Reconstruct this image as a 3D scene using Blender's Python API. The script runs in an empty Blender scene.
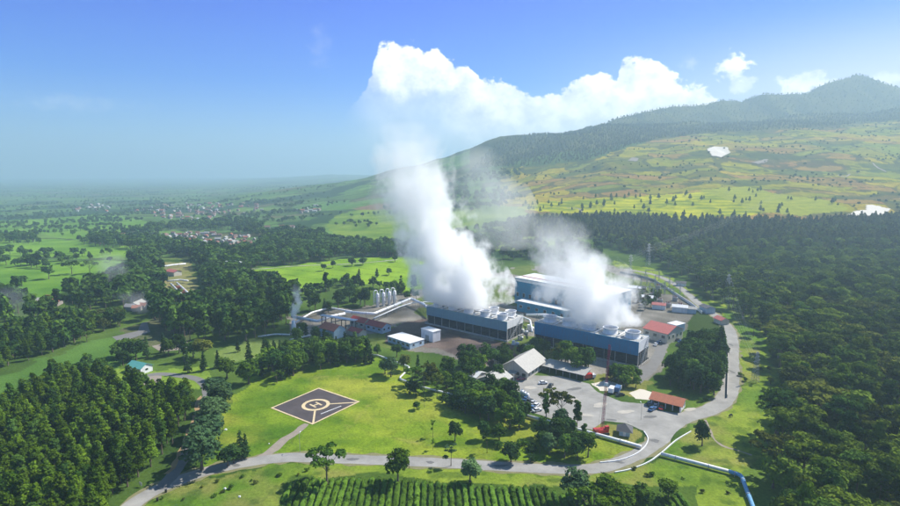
import bpy, math, random
import numpy as np
from mathutils import Vector, Matrix
R = math.radians
random.seed(7)
S = bpy.context.scene
C = S.collection
# ------------------------------------------------------------------ camera geometry
CAM_H = 100.0
FOC = 540.0            # focal length in photo pixels (900 wide)
TILT = R(8.53)
CT, ST = math.cos(TILT), math.sin(TILT)

def proj(X, Y, Z):
    """world -> photo pixel, used only to survey where things stand"""
    X = np.asarray(X, float); Y = np.asarray(Y, float); Z = np.asarray(Z, float) - CAM_H
    d = Y*CT - Z*ST
    v = Y*ST + Z*CT
    d = np.where(d < 1, 1, d)
    return 450 + FOC*X/d, 253 - FOC*v/d

# ------------------------------------------------------------------ noise
def _hash(ix, iy, seed):
    n = (ix.astype(np.int64)*374761393 + iy.astype(np.int64)*668265263 + seed*1442695041) & 0xffffffff
    n = ((n ^ (n >> 13))*1274126177) & 0xffffffff
    n = (n ^ (n >> 16)) & 0xffffffff
    return n/4294967295.0

def vnoise(x, y, seed=0):
    x = np.asarray(x, float); y = np.asarray(y, float)
    ix = np.floor(x); iy = np.floor(y); fx = x-ix; fy = y-iy
    fx = fx*fx*(3-2*fx); fy = fy*fy*(3-2*fy)
    a = _hash(ix, iy, seed); b = _hash(ix+1, iy, seed); c = _hash(ix, iy+1, seed); d = _hash(ix+1, iy+1, seed)
    return (a*(1-fx)+b*fx)*(1-fy) + (c*(1-fx)+d*fx)*fy

def fbm(x, y, seed=0, o=4):
    s = 0; a = .5; t = 0
    for i in range(o):
        s = s + a*vnoise(x*2**i, y*2**i, seed+i*17); t += a; a *= .5
    return s/t

def voronoi(x, y, seed=0):
    """cell id hash, distance to the nearest border (approx)"""
    ix = np.floor(x); iy = np.floor(y)
    d1 = np.full(x.shape, 9.0); d2 = np.full(x.shape, 9.0); cid = np.zeros(x.shape)
    for dx in (-1, 0, 1):
        for dy in (-1, 0, 1):
            cx = ix+dx; cy = iy+dy
            px = cx + _hash(cx, cy, seed); py = cy + _hash(cx, cy, seed+5)
            d = np.hypot(px-x, py-y)
            h = _hash(cx, cy, seed+9)
            near = d < d1
            d2 = np.where(near, d1, np.minimum(d2, d)); cid = np.where(near, h, cid); d1 = np.where(near, d, d1)
    return cid, d2-d1

def inpoly(px, py, poly):
    px = np.asarray(px, float); py = np.asarray(py, float)
    r = np.zeros(px.shape, bool); n = len(poly)
    for i in range(n):
        x1, y1 = poly[i]; x2, y2 = poly[(i+1) % n]
        if y1 == y2: continue
        c = ((y1 > py) != (y2 > py)) & (px < (x2-x1)*(py-y1)/(y2-y1)+x1)
        r ^= c
    return r

# ------------------------------------------------------------------ terrain height
YC = np.array([600, 720, 840, 980, 1120, 1260, 1450, 1700, 1930, 2150, 2320, 2600, 3000, 4500, 8000, 15000], float)
def row_to_z(row, Y): return CAM_H + Y*math.tan(math.atan((253-row)/FOC) - TILT)
_rows = {   # photo rows of the slope at the distances of YC up to 3000
 330: [262, 247, 236, 226, 219, 213, 206, 197, 189, 183],
 420: [262, 245, 233, 221, 213, 205, 195, 182, 172, 164],
 500: [262, 243, 229, 217, 207, 198, 185, 166, 150, 138],
 560: [262, 242, 226, 212, 200, 188, 172, 153, 138, 130],
 620: [262, 241, 221, 204, 190, 177, 159, 142, 130, 122],
 700: [262, 239, 219, 200, 185, 171, 152, 138, 130, 125],
 800: [262, 238, 218, 199, 183, 168, 149, 134, 127, 120],
 900: [262, 237, 216, 197, 181, 166, 147, 130, 118, 107],
 1050: [262, 236, 214, 195, 178, 162, 142, 126, 112, 100],
 1250: [262, 236, 214, 195, 178, 162, 142, 126, 112, 100]}
_sky = [(330, 187), (430, 172), (500, 158), (560, 140), (600, 126), (640, 111), (690, 103), (718, 99), (735, 102), (762, 92), (798, 90), (820, 80),
        (836, 72), (846, 67), (858, 71), (872, 78), (900, 88), (950, 97), (1050, 112), (1250, 125)]
_left = {   # heights
 -700: [0, -4, -9, -14, -18, -22, -26, -30, -33, -36, -38, -40, -42, -40, -40, -40],
 0: [0, -4, -9, -14, -18, -22, -26, -30, -33, -36, -38, -40, -42, -40, -40, -40],
 200: [0, -3, -6, -9, -10, -12, -14, -16, -18, -20, -20, -22, -26, -30, -40, -40],
}
def _build_table():
    cols = {}
    for px, z in _left.items(): cols[px] = list(z)
    for px, rows in _rows.items():
        z = [0.0]+[row_to_z(r, y) for r, y in zip(rows[1:], YC[1:10])]
        sk = np.interp(px, [a for a, b in _sky], [b for a, b in _sky])
        pk = row_to_z(sk, 2600)
        z += [z[-1]*0.98, pk, pk*.72, pk*.45, 60, -40]
        cols[px] = z
    # dense skyline columns
    for px, r in _sky:
        if px in cols or px < 500: continue
        ks = sorted(k for k in cols if k in _rows or k in _left)
        z = [float(np.interp(px, ks, [cols[k][i] for k in ks])) for i in range(len(YC))]
        pk = row_to_z(r, 2600); z[11] = pk; z[12] = pk*.72
        cols[px] = z
    ks = sorted(cols)
    gx = np.linspace(-700, 1250, 391); gy = np.linspace(math.log(600), math.log(15000), 300)
    T = np.zeros((len(ks), len(gy)))
    for i, k in enumerate(ks): T[i] = np.interp(gy, np.log(YC), cols[k])
    G = np.zeros((len(gx), len(gy)))
    for j in range(len(gy)): G[:, j] = np.interp(gx, ks, T[:, j])
    for _ in range(5):
        P = np.pad(G, ((0, 0), (1, 1)), 'edge'); G = (P[:, :-2]+2*P[:, 1:-1]+P[:, 2:])/4
    for _ in range(0):
        P = np.pad(G, ((1, 1), (0, 0)), 'edge'); G = (P[:-2]+2*P[1:-1]+P[2:])/4
    G[:, 0] = 0
    return gx, gy, G
_gx, _gy, _G = _build_table()

def hgt(X, Y):
    X = np.asarray(X, float); Y = np.asarray(Y, float)
    Ys = np.maximum(Y, 1.0)
    px = np.clip(450 + 546*X/np.maximum(Ys, 600), -699, 1249)
    ly = np.clip(np.log(np.maximum(Ys, 600.0)), _gy[0], _gy[-1]-1e-6)
    fx = (px-_gx[0])/(_gx[1]-_gx[0]); fy = (ly-_gy[0])/(_gy[1]-_gy[0])
    i = np.clip(fx.astype(int), 0, len(_gx)-2); j = np.clip(fy.astype(int), 0, len(_gy)-2)
    fx = fx-i; fy = fy-j
    z = (_G[i, j]*(1-fx)+_G[i+1, j]*fx)*(1-fy) + (_G[i, j+1]*(1-fx)+_G[i+1, j+1]*fx)*fy
    w = np.clip((Y-640)/500, 0, 1)
    hill = np.clip((z-10)/90, 0, 1)
    amp = w*(3.0 + hill*13 + np.clip((Y-1600)/500, 0, 1)*hill*34)
    n = fbm(X/240+3.1, Y/300+1.7, 3, 5)-.5
    rid = 1-np.abs(fbm(X/170, Y/360, 31, 4)*2-1)
    far = np.clip((Y-2300)/200, 0, 1)
    z = z + amp*n*1.4 + w*hill*17*(rid-.75)
    z = z + w*2.0*(fbm(X/60, Y/80, 8, 2)-.5)
    return z

def gp(px, py, z0=None):
    """photo pixel -> point of the ground (the survey of where things stand)"""
    a = (px-450)/FOC; b = (253-py)/FOC
    dy = CT + b*ST; dz = -ST + b*CT
    if z0 is not None:
        k = (z0-CAM_H)/dz
        return Vector((a*k, dy*k, z0))
    if dz < -1e-4:
        k = -CAM_H/dz
        if k*dy < 640: return Vector((a*k, dy*k, 0.0))
    ks = np.exp(np.linspace(math.log(400), math.log(6500), 2500))
    X = a*ks; Y = dy*ks; Z = CAM_H+dz*ks
    g = hgt(X, Y)
    hit = np.nonzero(Z < g)[0]
    i = hit[0] if len(hit) else len(ks)-1
    return Vector((X[i], Y[i], g[i]))

# ------------------------------------------------------------------ materials
def newmat(name):
    m = bpy.data.materials.new(name); m.use_nodes = True
    nt = m.node_tree; nt.nodes.clear()
    return m, nt
def N(nt, t, **kw):
    n = nt.nodes.new(t)
    for k, v in kw.items():
        if k.startswith('i_'): n.inputs[k[2:].replace('_', ' ')].default_value = v
        else: setattr(n, k, v)
    return n
def rgba(c): return (c[0], c[1], c[2], 1)

def surf_mat(name, col, rough=.7, metal=0, var=.15, scale=.6, bump=0, spec=.3, stripes=None, dirt=0.0):
    """plain painted or mineral surface: base colour broken up by noise, with dirt streaks"""
    m, nt = newmat(name)
    out = N(nt, 'ShaderNodeOutputMaterial'); b = N(nt, 'ShaderNodeBsdfPrincipled')
    nt.links.new(b.outputs[0], out.inputs[0])
    b.inputs['Roughness'].default_value = rough; b.inputs['Metallic'].default_value = metal
    b.inputs['Specular IOR Level'].default_value = spec
    tc = N(nt, 'ShaderNodeTexCoord')
    no = N(nt, 'ShaderNodeTexNoise'); no.inputs['Scale'].default_value = scale; no.inputs['Detail'].default_value = 6; no.inputs['Roughness'].default_value = .65
    nt.links.new(tc.outputs['Object'], no.inputs['Vector'])
    mx = N(nt, 'ShaderNodeMix', data_type='RGBA')
    mx.inputs[6].default_value = rgba([c*(1-var*1.6) for c in col]); mx.inputs[7].default_value = rgba([min(1, c*(1+var)) for c in col])
    nt.links.new(no.outputs['Fac'], mx.inputs[0])
    cur = mx.outputs[2]
    if stripes:      # ribs of metal sheet
        ax, sc, dark = stripes
        w = N(nt, 'ShaderNodeTexWave', wave_type='BANDS', bands_direction=ax); w.inputs['Scale'].default_value = sc
        nt.links.new(tc.outputs['Object'], w.inputs['Vector'])
        m2 = N(nt, 'ShaderNodeMix', data_type='RGBA', blend_type='MULTIPLY')
        cr = N(nt, 'ShaderNodeMapRange'); cr.inputs[3].default_value = 1-dark; cr.inputs[4].default_value = 1
        nt.links.new(w.outputs['Fac'], cr.inputs[0])
        m2.inputs[0].default_value = 1
        nt.links.new(cur, m2.inputs[6]); nt.links.new(cr.outputs[0], m2.inputs[7]); cur = m2.outputs[2]
    if dirt:
        mp = N(nt, 'ShaderNodeMapping'); mp.inputs['Scale'].default_value = (1, 1, .12)
        n2 = N(nt, 'ShaderNodeTexNoise'); n2.inputs['Scale'].default_value = 1.3; n2.inputs['Detail'].default_value = 5
        nt.links.new(tc.outputs['Object'], mp.inputs[0]); nt.links.new(mp.outputs[0], n2.inputs['Vector'])
        cr = N(nt, 'ShaderNodeMapRange'); cr.inputs[1].default_value = .5; cr.inputs[2].default_value = .75; cr.inputs[4].default_value = dirt
        nt.links.new(n2.outputs['Fac'], cr.inputs[0])
        m3 = N(nt, 'ShaderNodeMix', data_type='RGBA'); m3.inputs[7].default_value = (.09, .075, .06, 1)
        nt.links.new(cr.outputs[0], m3.inputs[0]); nt.links.new(cur, m3.inputs[6]); cur = m3.outputs[2]
    nt.links.new(cur, b.inputs['Base Color'])
    if bump:
        bp = N(nt, 'ShaderNodeBump'); bp.inputs['Strength'].default_value = bump; bp.inputs['Distance'].default_value = .1
        nt.links.new(no.outputs['Fac'], bp.inputs['Height']); nt.links.new(bp.outputs[0], b.inputs['Normal'])
    return m

def leaf_mat(name, dark, light, hue=.5):
    """leaves: colour varies per tree and through the crown"""
    m, nt = newmat(name)
    out = N(nt, 'ShaderNodeOutputMaterial')
    d = N(nt, 'ShaderNodeBsdfDiffuse'); t = N(nt, 'ShaderNodeBsdfTranslucent'); g = N(nt, 'ShaderNodeBsdfGlossy'); g.inputs['Roughness'].default_value = .45
    oi = N(nt, 'ShaderNodeObjectInfo'); tc = N(nt, 'ShaderNodeTexCoord')
    no = N(nt, 'ShaderNodeTexNoise'); no.inputs['Scale'].default_value = .55; no.inputs['Detail'].default_value = 4
    nt.links.new(tc.outputs['Object'], no.inputs['Vector'])
    ad = N(nt, 'ShaderNodeMath', operation='MULTIPLY_ADD'); ad.inputs[1].default_value = .75
    nt.links.new(oi.outputs['Random'], ad.inputs[0])
    sc = N(nt, 'ShaderNodeMapRange'); sc.inputs[1].default_value = .3; sc.inputs[2].default_value = .7; sc.inputs[3].default_value = -.15; sc.inputs[4].default_value = .45
    nt.links.new(no.outputs['Fac'], sc.inputs[0]); nt.links.new(sc.outputs[0], ad.inputs[2])
    mx = N(nt, 'ShaderNodeMix', data_type='RGBA'); mx.inputs[6].default_value = rgba(dark); mx.inputs[7].default_value = rgba(light)
    nt.links.new(ad.outputs[0], mx.inputs[0])
    fr = N(nt, 'ShaderNodeMath', operation='MULTIPLY'); fr.inputs[1].default_value = 37.7; nt.links.new(oi.outputs['Random'], fr.inputs[0])
    f2 = N(nt, 'ShaderNodeMath', operation='FRACT'); nt.links.new(fr.outputs[0], f2.inputs[0])
    f3 = N(nt, 'ShaderNodeMapRange'); f3.inputs[3].default_value = .6; f3.inputs[4].default_value = 1.4; nt.links.new(f2.outputs[0], f3.inputs[0])
    vs_ = N(nt, 'ShaderNodeVectorMath', operation='SCALE'); nt.links.new(mx.outputs[2], vs_.inputs[0]); nt.links.new(f3.outputs[0], vs_.inputs['Scale'])
    for s in (d, t): nt.links.new(vs_.outputs[0], s.inputs['Color'])
    m1 = N(nt, 'ShaderNodeMixShader'); m1.inputs[0].default_value = .16
    nt.links.new(d.outputs[0], m1.inputs[1]); nt.links.new(t.outputs[0], m1.inputs[2])
    m2 = N(nt, 'ShaderNodeMixShader'); m2.inputs[0].default_value = .0
    nt.links.new(m1.outputs[0], m2.inputs[1]); nt.links.new(g.outputs[0], m2.inputs[2])
    nt.links.new(m2.outputs[0], out.inputs[0])
    return m

M = {}
M['bark'] = surf_mat('bark', (.16, .12, .09), .9, var=.3)
M['pale_bark'] = surf_mat('pale_bark', (.3, .26, .21), .9, var=.3)
M['leaf_pine'] = leaf_mat('pine needles', (.024, .06, .006), (.13, .21, .014))
M['leaf_forest'] = leaf_mat('forest leaves', (.026, .064, .01), (.17, .235, .022))
M['leaf_wood'] = leaf_mat('woodland leaves', (.016, .052, .014), (.1, .18, .024))
M['leaf_broad'] = leaf_mat('broad leaves', (.025, .07, .01), (.13, .22, .018))
M['leaf_blue'] = leaf_mat('blue green leaves', (.04, .085, .035), (.1, .17, .06))
M['leaf_dark'] = leaf_mat('dark conifer needles', (.018, .045, .015), (.055, .11, .025))
M['leaf_olive'] = leaf_mat('olive leaves', (.035, .055, .012), (.13, .15, .022))
M['leaf_lime'] = leaf_mat('yellow green leaves', (.1, .15, .02), (.18, .23, .03))
M['leaf_tea'] = leaf_mat('tea leaves', (.05, .11, .015), (.11, .2, .022))
M['white'] = surf_mat('white paint', (.75, .76, .77), .45, var=.07, dirt=.3)
M['pipe'] = surf_mat('pipe cladding', (.78, .79, .8), .35, metal=.0, var=.08, dirt=.25)
M['pipe_blue'] = surf_mat('blue pipe paint', (.16, .38, .62), .4, var=.15, dirt=.3)
M['blue_panel'] = surf_mat('blue ribbed cladding', (.03, .24, .42), .5, var=.1, stripes=('X', 2.2, .25), dirt=.45)
M['grey_panel'] = surf_mat('grey blue ribbed cladding', (.22, .38, .42), .5, var=.12, stripes=('X', 2.2, .25), dirt=.3)
M['dark'] = surf_mat('dark louvre', (.035, .045, .055), .7, var=.3, stripes=('Z', 3, .5))
M['deck'] = surf_mat('concrete deck', (.42, .42, .4), .85, var=.2, dirt=.3)
M['steel'] = surf_mat('galvanised steel', (.42, .43, .44), .45, metal=.5, var=.15)
M['concrete'] = surf_mat('concrete', (.42, .4, .37), .85, var=.2, dirt=.3)
M['roof_grey'] = surf_mat('weathered grey roof sheet', (.42, .41, .38), .6, var=.14, stripes=('X', 3.0, .22), dirt=.35)
M['roof_white'] = surf_mat('white roof sheet', (.74, .75, .76), .5, var=.08, stripes=('X', 2.0, .15), dirt=.25)
M['roof_red'] = surf_mat('red roof sheet', (.36, .05, .045), .55, var=.2, stripes=('X', 3.0, .2), dirt=.2)
M['roof_pink'] = surf_mat('faded red roof sheet', (.5, .15, .13), .6, var=.15, stripes=('X', 3.0, .2), dirt=.2)
M['roof_brick'] = surf_mat('brick red roof', (.4, .13, .08), .7, var=.2, stripes=('X', 3.0, .2), dirt=.2)
M['roof_orange'] = surf_mat('orange red roof', (.5, .17, .09), .7, var=.18, stripes=('X', 3.0, .25), dirt=.25)
M['roof_teal'] = surf_mat('turquoise roof', (.13, .42, .38), .55, var=.15, stripes=('X', 3.0, .2))
M['roof_dark'] = surf_mat('dark grey roof', (.09, .09, .1), .7, var=.2)
M['red'] = surf_mat('red paint', (.5, .03, .03), .4, var=.12, dirt=.2)
M['yellow'] = surf_mat('yellow paint', (.7, .45, .05), .5, var=.12, dirt=.2)
M['wall_blue'] = surf_mat('pale blue wall', (.42, .55, .66), .7, var=.1, dirt=.3)
M['wall_cream'] = surf_mat('cream wall', (.55, .52, .45), .8, var=.1, dirt=.3)
M['glass'] = surf_mat('dark window glass', (.03, .04, .05), .1, var=.1, spec=.8)
M['tyre'] = surf_mat('tyre rubber', (.02, .02, .02), .9, var=.1)
M['pad'] = surf_mat('helipad tarmac', (.078, .064, .068), .9, var=.45, scale=.16, bump=.2)
M['padline'] = surf_mat('worn cream marking paint', (.62, .5, .3), .8, var=.3, scale=.9)
M['road'] = surf_mat('worn asphalt', (.3, .29, .27), .9, var=.42, scale=.13, bump=.15)
M['road_dark'] = surf_mat('dark asphalt', (.17, .165, .16), .9, var=.2, scale=.3, bump=.15)
M['track'] = surf_mat('gravel track', (.27, .23, .19), .95, var=.25, scale=.5, bump=.3)
M['earth'] = surf_mat('orange earth path', (.32, .22, .11), .95, var=.25, scale=.5, bump=.3)
M['village_wall'] = surf_mat('weathered village wall', (.3, .27, .25), .9, var=.2, scale=.2)
M['village_red'] = surf_mat('old clay tile roof', (.24, .1, .07), .9, var=.3, scale=.2)
M['village_brown'] = surf_mat('brown tile roof', (.2, .12, .09), .9, var=.3, scale=.2)
M['village_zinc'] = surf_mat('zinc sheet roof', (.3, .3, .31), .7, var=.2, scale=.2)
M['sheet'] = surf_mat('white plastic sheeting', (.55, .5, .42), .7, var=.12, scale=.06)

# ------------------------------------------------------------------ object helpers
def tag(o, label=None, cat=None, group=None, kind=None):
    if label: o['label'] = label
    if cat: o['category'] = cat
    if group: o['group'] = group
    if kind: o['kind'] = kind
    return o
def empty(name, loc=(0, 0, 0), rz=0.0, label=None, cat=None, group=None):
    o = bpy.data.objects.new(name, None); C.objects.link(o)
    o.location = loc; o.rotation_euler = (0, 0, rz); o.empty_display_size = .5
    return tag(o, label, cat, group)
class MB:
    def __init__(s): s.v = []; s.f = []; s.mi = []; s.mats = []
    def _m(s, m):
        if m is None: return 0
        if m not in s.mats: s.mats.append(m)
        return s.mats.index(m)
    def add(s, vs, fs, m=None):
        o = len(s.v); s.v += [tuple(v) for v in vs]; k = s._m(m)
        for f in fs: s.f.append(tuple(i+o for i in f)); s.mi.append(k)
        return s
    def box(s, x0, x1, y0, y1, z0, z1, m=None):
        v = [(x0, y0, z0), (x1, y0, z0), (x1, y1, z0), (x0, y1, z0), (x0, y0, z1), (x1, y0, z1), (x1, y1, z1), (x0, y1, z1)]
        return s.add(v, [(0, 3, 2, 1), (4, 5, 6, 7), (0, 1, 5, 4), (1, 2, 6, 5), (2, 3, 7, 6), (3, 0, 4, 7)], m)
    def tube(s, pts, r, n=8, m=None, caps=True):
        pts = [Vector(p) for p in pts]; k = len(pts)
        rr = r if isinstance(r, (list, tuple)) else [r]*k
        vs = []; up = Vector((0, 0, 1))
        for i, p in enumerate(pts):
            t = (pts[min(i+1, k-1)]-pts[max(i-1, 0)])
            if t.length < 1e-9: t = Vector((0, 0, 1))
            t.normalize()
            a = t.cross(up) if abs(t.z) < .95 else t.cross(Vector((1, 0, 0)))
            a.normalize(); b = a.cross(t)
            for j in range(n):
                q = 2*math.pi*j/n
                vs.append(p + (a*math.cos(q)+b*math.sin(q))*rr[i])
        fs = []
        for i in range(k-1):
            for j in range(n):
                j2 = (j+1) % n
                fs.append((i*n+j, i*n+j2, (i+1)*n+j2, (i+1)*n+j))
        if caps:
            fs.append(tuple(range(n))[::-1]); fs.append(tuple((k-1)*n+j for j in range(n)))
        return s.add(vs, fs, m)
    def bar(s, a, b, w=.1, m=None): return s.tube([a, b], w*.7, 4, m)
    def lathe(s, prof, c=(0, 0, 0), n=24, m=None, cap=True):
        vs = []; k = len(prof)
        for (r, z) in prof:
            for j in range(n):
                q = 2*math.pi*j/n; vs.append((c[0]+r*math.cos(q), c[1]+r*math.sin(q), c[2]+z))
        fs = [(i*n+j, i*n+(j+1) % n, (i+1)*n+(j+1) % n, (i+1)*n+j) for i in range(k-1) for j in range(n)]
        if cap: fs.append(tuple((k-1)*n+j for j in range(n))); fs.append(tuple(range(n))[::-1])
        return s.add(vs, fs, m)
    def build(s, name, mat=None, parent=None, smooth=False):
        me = bpy.data.meshes.new(name); me.from_pydata(s.v, [], s.f)
        for m in (s.mats or ([mat] if mat else [])): me.materials.append(m)
        if s.mats and len(s.mats) > 1: me.polygons.foreach_set('material_index', s.mi)
        if smooth: me.shade_smooth()
        me.update()
        o = bpy.data.objects.new(name, me); C.objects.link(o)
        if parent: o.parent = parent
        return o
def B(*a): return MB().box(*a)
def np_mesh(name, verts, quads, mats, mi=None, smooth=False):
    me = bpy.data.meshes.new(name)
    verts = np.asarray(verts, np.float32); quads = np.asarray(quads, np.int32); k = quads.shape[1]
    me.vertices.add(len(verts)); me.vertices.foreach_set('co', verts.ravel())
    me.loops.add(quads.size); me.loops.foreach_set('vertex_index', quads.ravel())
    me.polygons.add(len(quads)); me.polygons.foreach_set('loop_start', np.arange(0, quads.size, k, dtype=np.int32))
    if mi is not None: me.polygons.foreach_set('material_index', np.asarray(mi, np.int32))
    for m in mats: me.materials.append(m)
    me.polygons.foreach_set('use_smooth', np.full(len(quads), smooth))
    me.update(calc_edges=True); me.validate()
    return me
def copy_tree(o, parent=None):
    c = o.copy(); C.objects.link(c); c.parent = parent
    for ch in list(o.children): copy_tree(ch, c)
    return c
def smooth_path(pts, step=2.0):
    pts = [Vector(p) for p in pts]; out = []
    P = [pts[0]*2-pts[1]]+pts+[pts[-1]*2-pts[-2]]
    for i in range(1, len(P)-2):
        a, b, c, d = P[i-1:i+3]; n = max(2, int((c-b).length/step))
        for k in range(n):
            t = k/n
            out.append(.5*((2*b)+(c-a)*t+(2*a-5*b+4*c-d)*t*t+(3*b-a-3*c+d)*t*t*t))
    out.append(pts[-1]); return out
def ribbon(name, pts, w, mat, z=.05, wob=.25, step=1.5, seed=1):
    """road or path laid on the ground; the edges wander a little"""
    p = smooth_path(pts, step); vs = []; fs = []; rnd = random.Random(seed)
    n = len(p); dist = 0
    ws = w if isinstance(w, (list, tuple)) else [w, w]
    for i, q in enumerate(p):
        t = (p[min(i+1, n-1)]-p[max(i-1, 0)]); t.z = 0; t.normalize(); s = Vector((t.y, -t.x, 0))
        if i: dist += (q-p[i-1]).length
        ww = ws[0]+(ws[-1]-ws[0])*i/max(1, n-1)
        for k, sd in enumerate((-1, -.34, .34, 1)):
            e = (float(vnoise(dist/3.5, k*7.3, seed))-.5)*2*wob if abs(sd) == 1 else 0
            v = q + s*(sd*(ww/2)+e*sd)
            vs.append((v.x, v.y, float(hgt(v.x, v.y))+z))
    for i in range(n-1):
        for k in range(3):
            a = i*4+k; fs.append((a, a+1, a+5, a+4))
    m = MB(); m.add(vs, fs); return m.build(name, mat)
def sheet(name, poly, mat, z=.03, wob=.5, seed=1, step=1.5):
    """a flat yard or patch outlined on the ground"""
    pts = [Vector(p) for p in poly]; out = []
    for i, a in enumerate(pts):
        b = pts[(i+1) % len(pts)]; n = max(1, int((b-a).length/step)); d = (b-a); d.z = 0
        s = Vector((d.y, -d.x, 0)).normalized() if d.length else Vector((1, 0, 0))
        for k in range(n):
            q = a+(b-a)*(k/n); e = (float(fbm(q.x/4, q.y/4, seed, 3))-.5)*2*wob
            q = q+s*e; out.append((q.x, q.y, float(hgt(q.x, q.y))+z))
    m = MB(); m.add(out, [tuple(range(len(out)))]); return m.build(name, mat)

def drape(name, poly, mat, step, z=.6):
    """a cover that follows the lie of the ground"""
    pts = [Vector(p) for p in poly]; x0, x1 = min(p.x for p in pts), max(p.x for p in pts); y0, y1 = min(p.y for p in pts), max(p.y for p in pts)
    gx = np.arange(x0-step, x1+step, step); gy = np.arange(y0-step, y1+step, step); X, Y = np.meshgrid(gx, gy); Z = hgt(X, Y)+z
    jx = (fbm(X/20, Y/20, 5, 3)-.5)*10; m = inpoly(X+jx, Y+jx, [(p.x, p.y) for p in pts]); na = X.shape[1]; fs = []
    for i in range(X.shape[0]-1):
        for j in range(na-1):
            if m[i, j]: fs.append((i*na+j, i*na+j+1, (i+1)*na+j+1, (i+1)*na+j))
    me = np_mesh(name, np.stack([X, Y, Z], -1).reshape(-1, 3), np.array(fs), [mat]); import bmesh
    bm = bmesh.new(); bm.from_mesh(me); bmesh.ops.delete(bm, geom=[v for v in bm.verts if not v.link_faces], context='VERTS'); bm.to_mesh(me); bm.free()
    o = bpy.data.objects.new(name, me); C.objects.link(o); return o
# ================================================================== terrain: one sheet to the horizon
def pxpoly_mask(PX, PY, poly, jit=0.0):
    return inpoly(PX, PY, poly)
POLY = dict(
 lawn=[(228, 392), (262, 376), (300, 368), (345, 358), (378, 356), (402, 366), (403, 380), (455, 396), (530, 418), (592, 436), (640, 448), (612, 468), (540, 470), (450, 465), (330, 461), (262, 462), (215, 476), (205, 470), (218, 430)],
 verge=[(165, 490), (262, 466), (330, 463), (450, 467), (540, 472), (620, 470), (660, 458), (690, 430), (725, 405), (735, 380), (735, 345), (725, 315), (700, 300), (735, 312), (768, 340), (772, 362), (779, 392), (768, 425), (750, 450), (757, 480), (765, 545), (130, 545), (150, 506)],
 yardgreen=[(585, 378), (620, 372), (650, 385), (640, 398), (615, 396)],
 roadgreen=[(614, 262), (660, 270), (700, 296), (745, 318), (775, 340), (735, 345), (728, 318), (705, 304), (670, 284), (620, 270)],
 mid_field=[(245, 292), (238, 275), (262, 268), (300, 264), (350, 259), (402, 256), (430, 262), (425, 300), (398, 287), (365, 284), (330, 281), (310, 292), (285, 287)],
 left_field=[(-150, 292), (-150, 250), (0, 256), (60, 262), (110, 260), (130, 265), (128, 280), (85, 287), (30, 300), (0, 305)],
 left_field2=[(-200, 226), (20, 220), (110, 214), (150, 222), (125, 236), (88, 242), (40, 234), (-150, 238)],
 left_field3=[(-200, 240), (60, 239), (120, 246), (150, 245), (138, 256), (80, 258), (-150, 254)],
 strip_left=[(-60, 400), (0, 376), (40, 361), (75, 346), (110, 335), (150, 335), (150, 352), (110, 372), (80, 380), (45, 388), (0, 420), (-60, 440)],
 hill_green=[(325, 226), (335, 216), (355, 210), (385, 207), (420, 206), (470, 204), (520, 206), (530, 216), (600, 222), (600, 240), (520, 250), (430, 256), (400, 246), (340, 238)],
 hill_brown=[(350, 209), (375, 204), (405, 202), (430, 204), (420, 208), (375, 210)],
 bright=[(515, 208), (545, 202), (640, 196), (700, 192), (760, 190), (775, 205), (760, 214), (700, 219), (640, 217), (590, 213), (540, 212)],
 bright2=[(700, 190), (745, 186), (790, 196), (830, 200), (850, 210), (800, 216), (760, 212)],
 fields=[(490, 212), (470, 195), (470, 180), (495, 168), (540, 166), (590, 160), (620, 150), (655, 140), (700, 134), (760, 131), (830, 127), (900, 120), (1100, 110), (1100, 218), (900, 216), (860, 219), (800, 222), (700, 221), (600, 216), (530, 216)],
 clear1=[(795, 245), (830, 238), (850, 243), (840, 249), (805, 250)],
 clear2=[(880, 240), (905, 238), (905, 246), (885, 247)],
 plant=[(395, 296), (430, 288), (512, 268), (560, 262), (620, 266), (668, 285), (695, 305), (690, 325), (668, 345), (660, 372), (632, 388), (600, 378), (540, 362), (505, 372), (470, 362), (425, 352), (385, 346), (345, 338), (318, 338), (290, 334), (288, 318), (330, 308), (370, 306)],
 darkyard=[(385, 330), (400, 322), (425, 318), (470, 336), (510, 346), (520, 356), (500, 368), (470, 362), (440, 350), (420, 344), (390, 342)],
 tea=[(272, 545), (283, 484), (305, 476), (400, 478), (480, 484), (545, 486), (700, 488), (705, 545)],
 pads_left=[(120, 332), (150, 318), (175, 318), (190, 330), (185, 345), (150, 348), (125, 345)],
 left_lawn=[(98, 382), (118, 368), (150, 372), (180, 366), (205, 368), (215, 378), (205, 392), (190, 385), (150, 388), (115, 390)],
 strip_mid=[(215, 352), (240, 345), (270, 338), (300, 338), (300, 350), (255, 358), (220, 364)],
 hutgreen=[(590, 434), (600, 425), (622, 424), (643, 431), (647, 440), (640, 448)],
 rocky=[(150, 262), (192, 262), (200, 300), (165, 300), (150, 280)],
)
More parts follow.
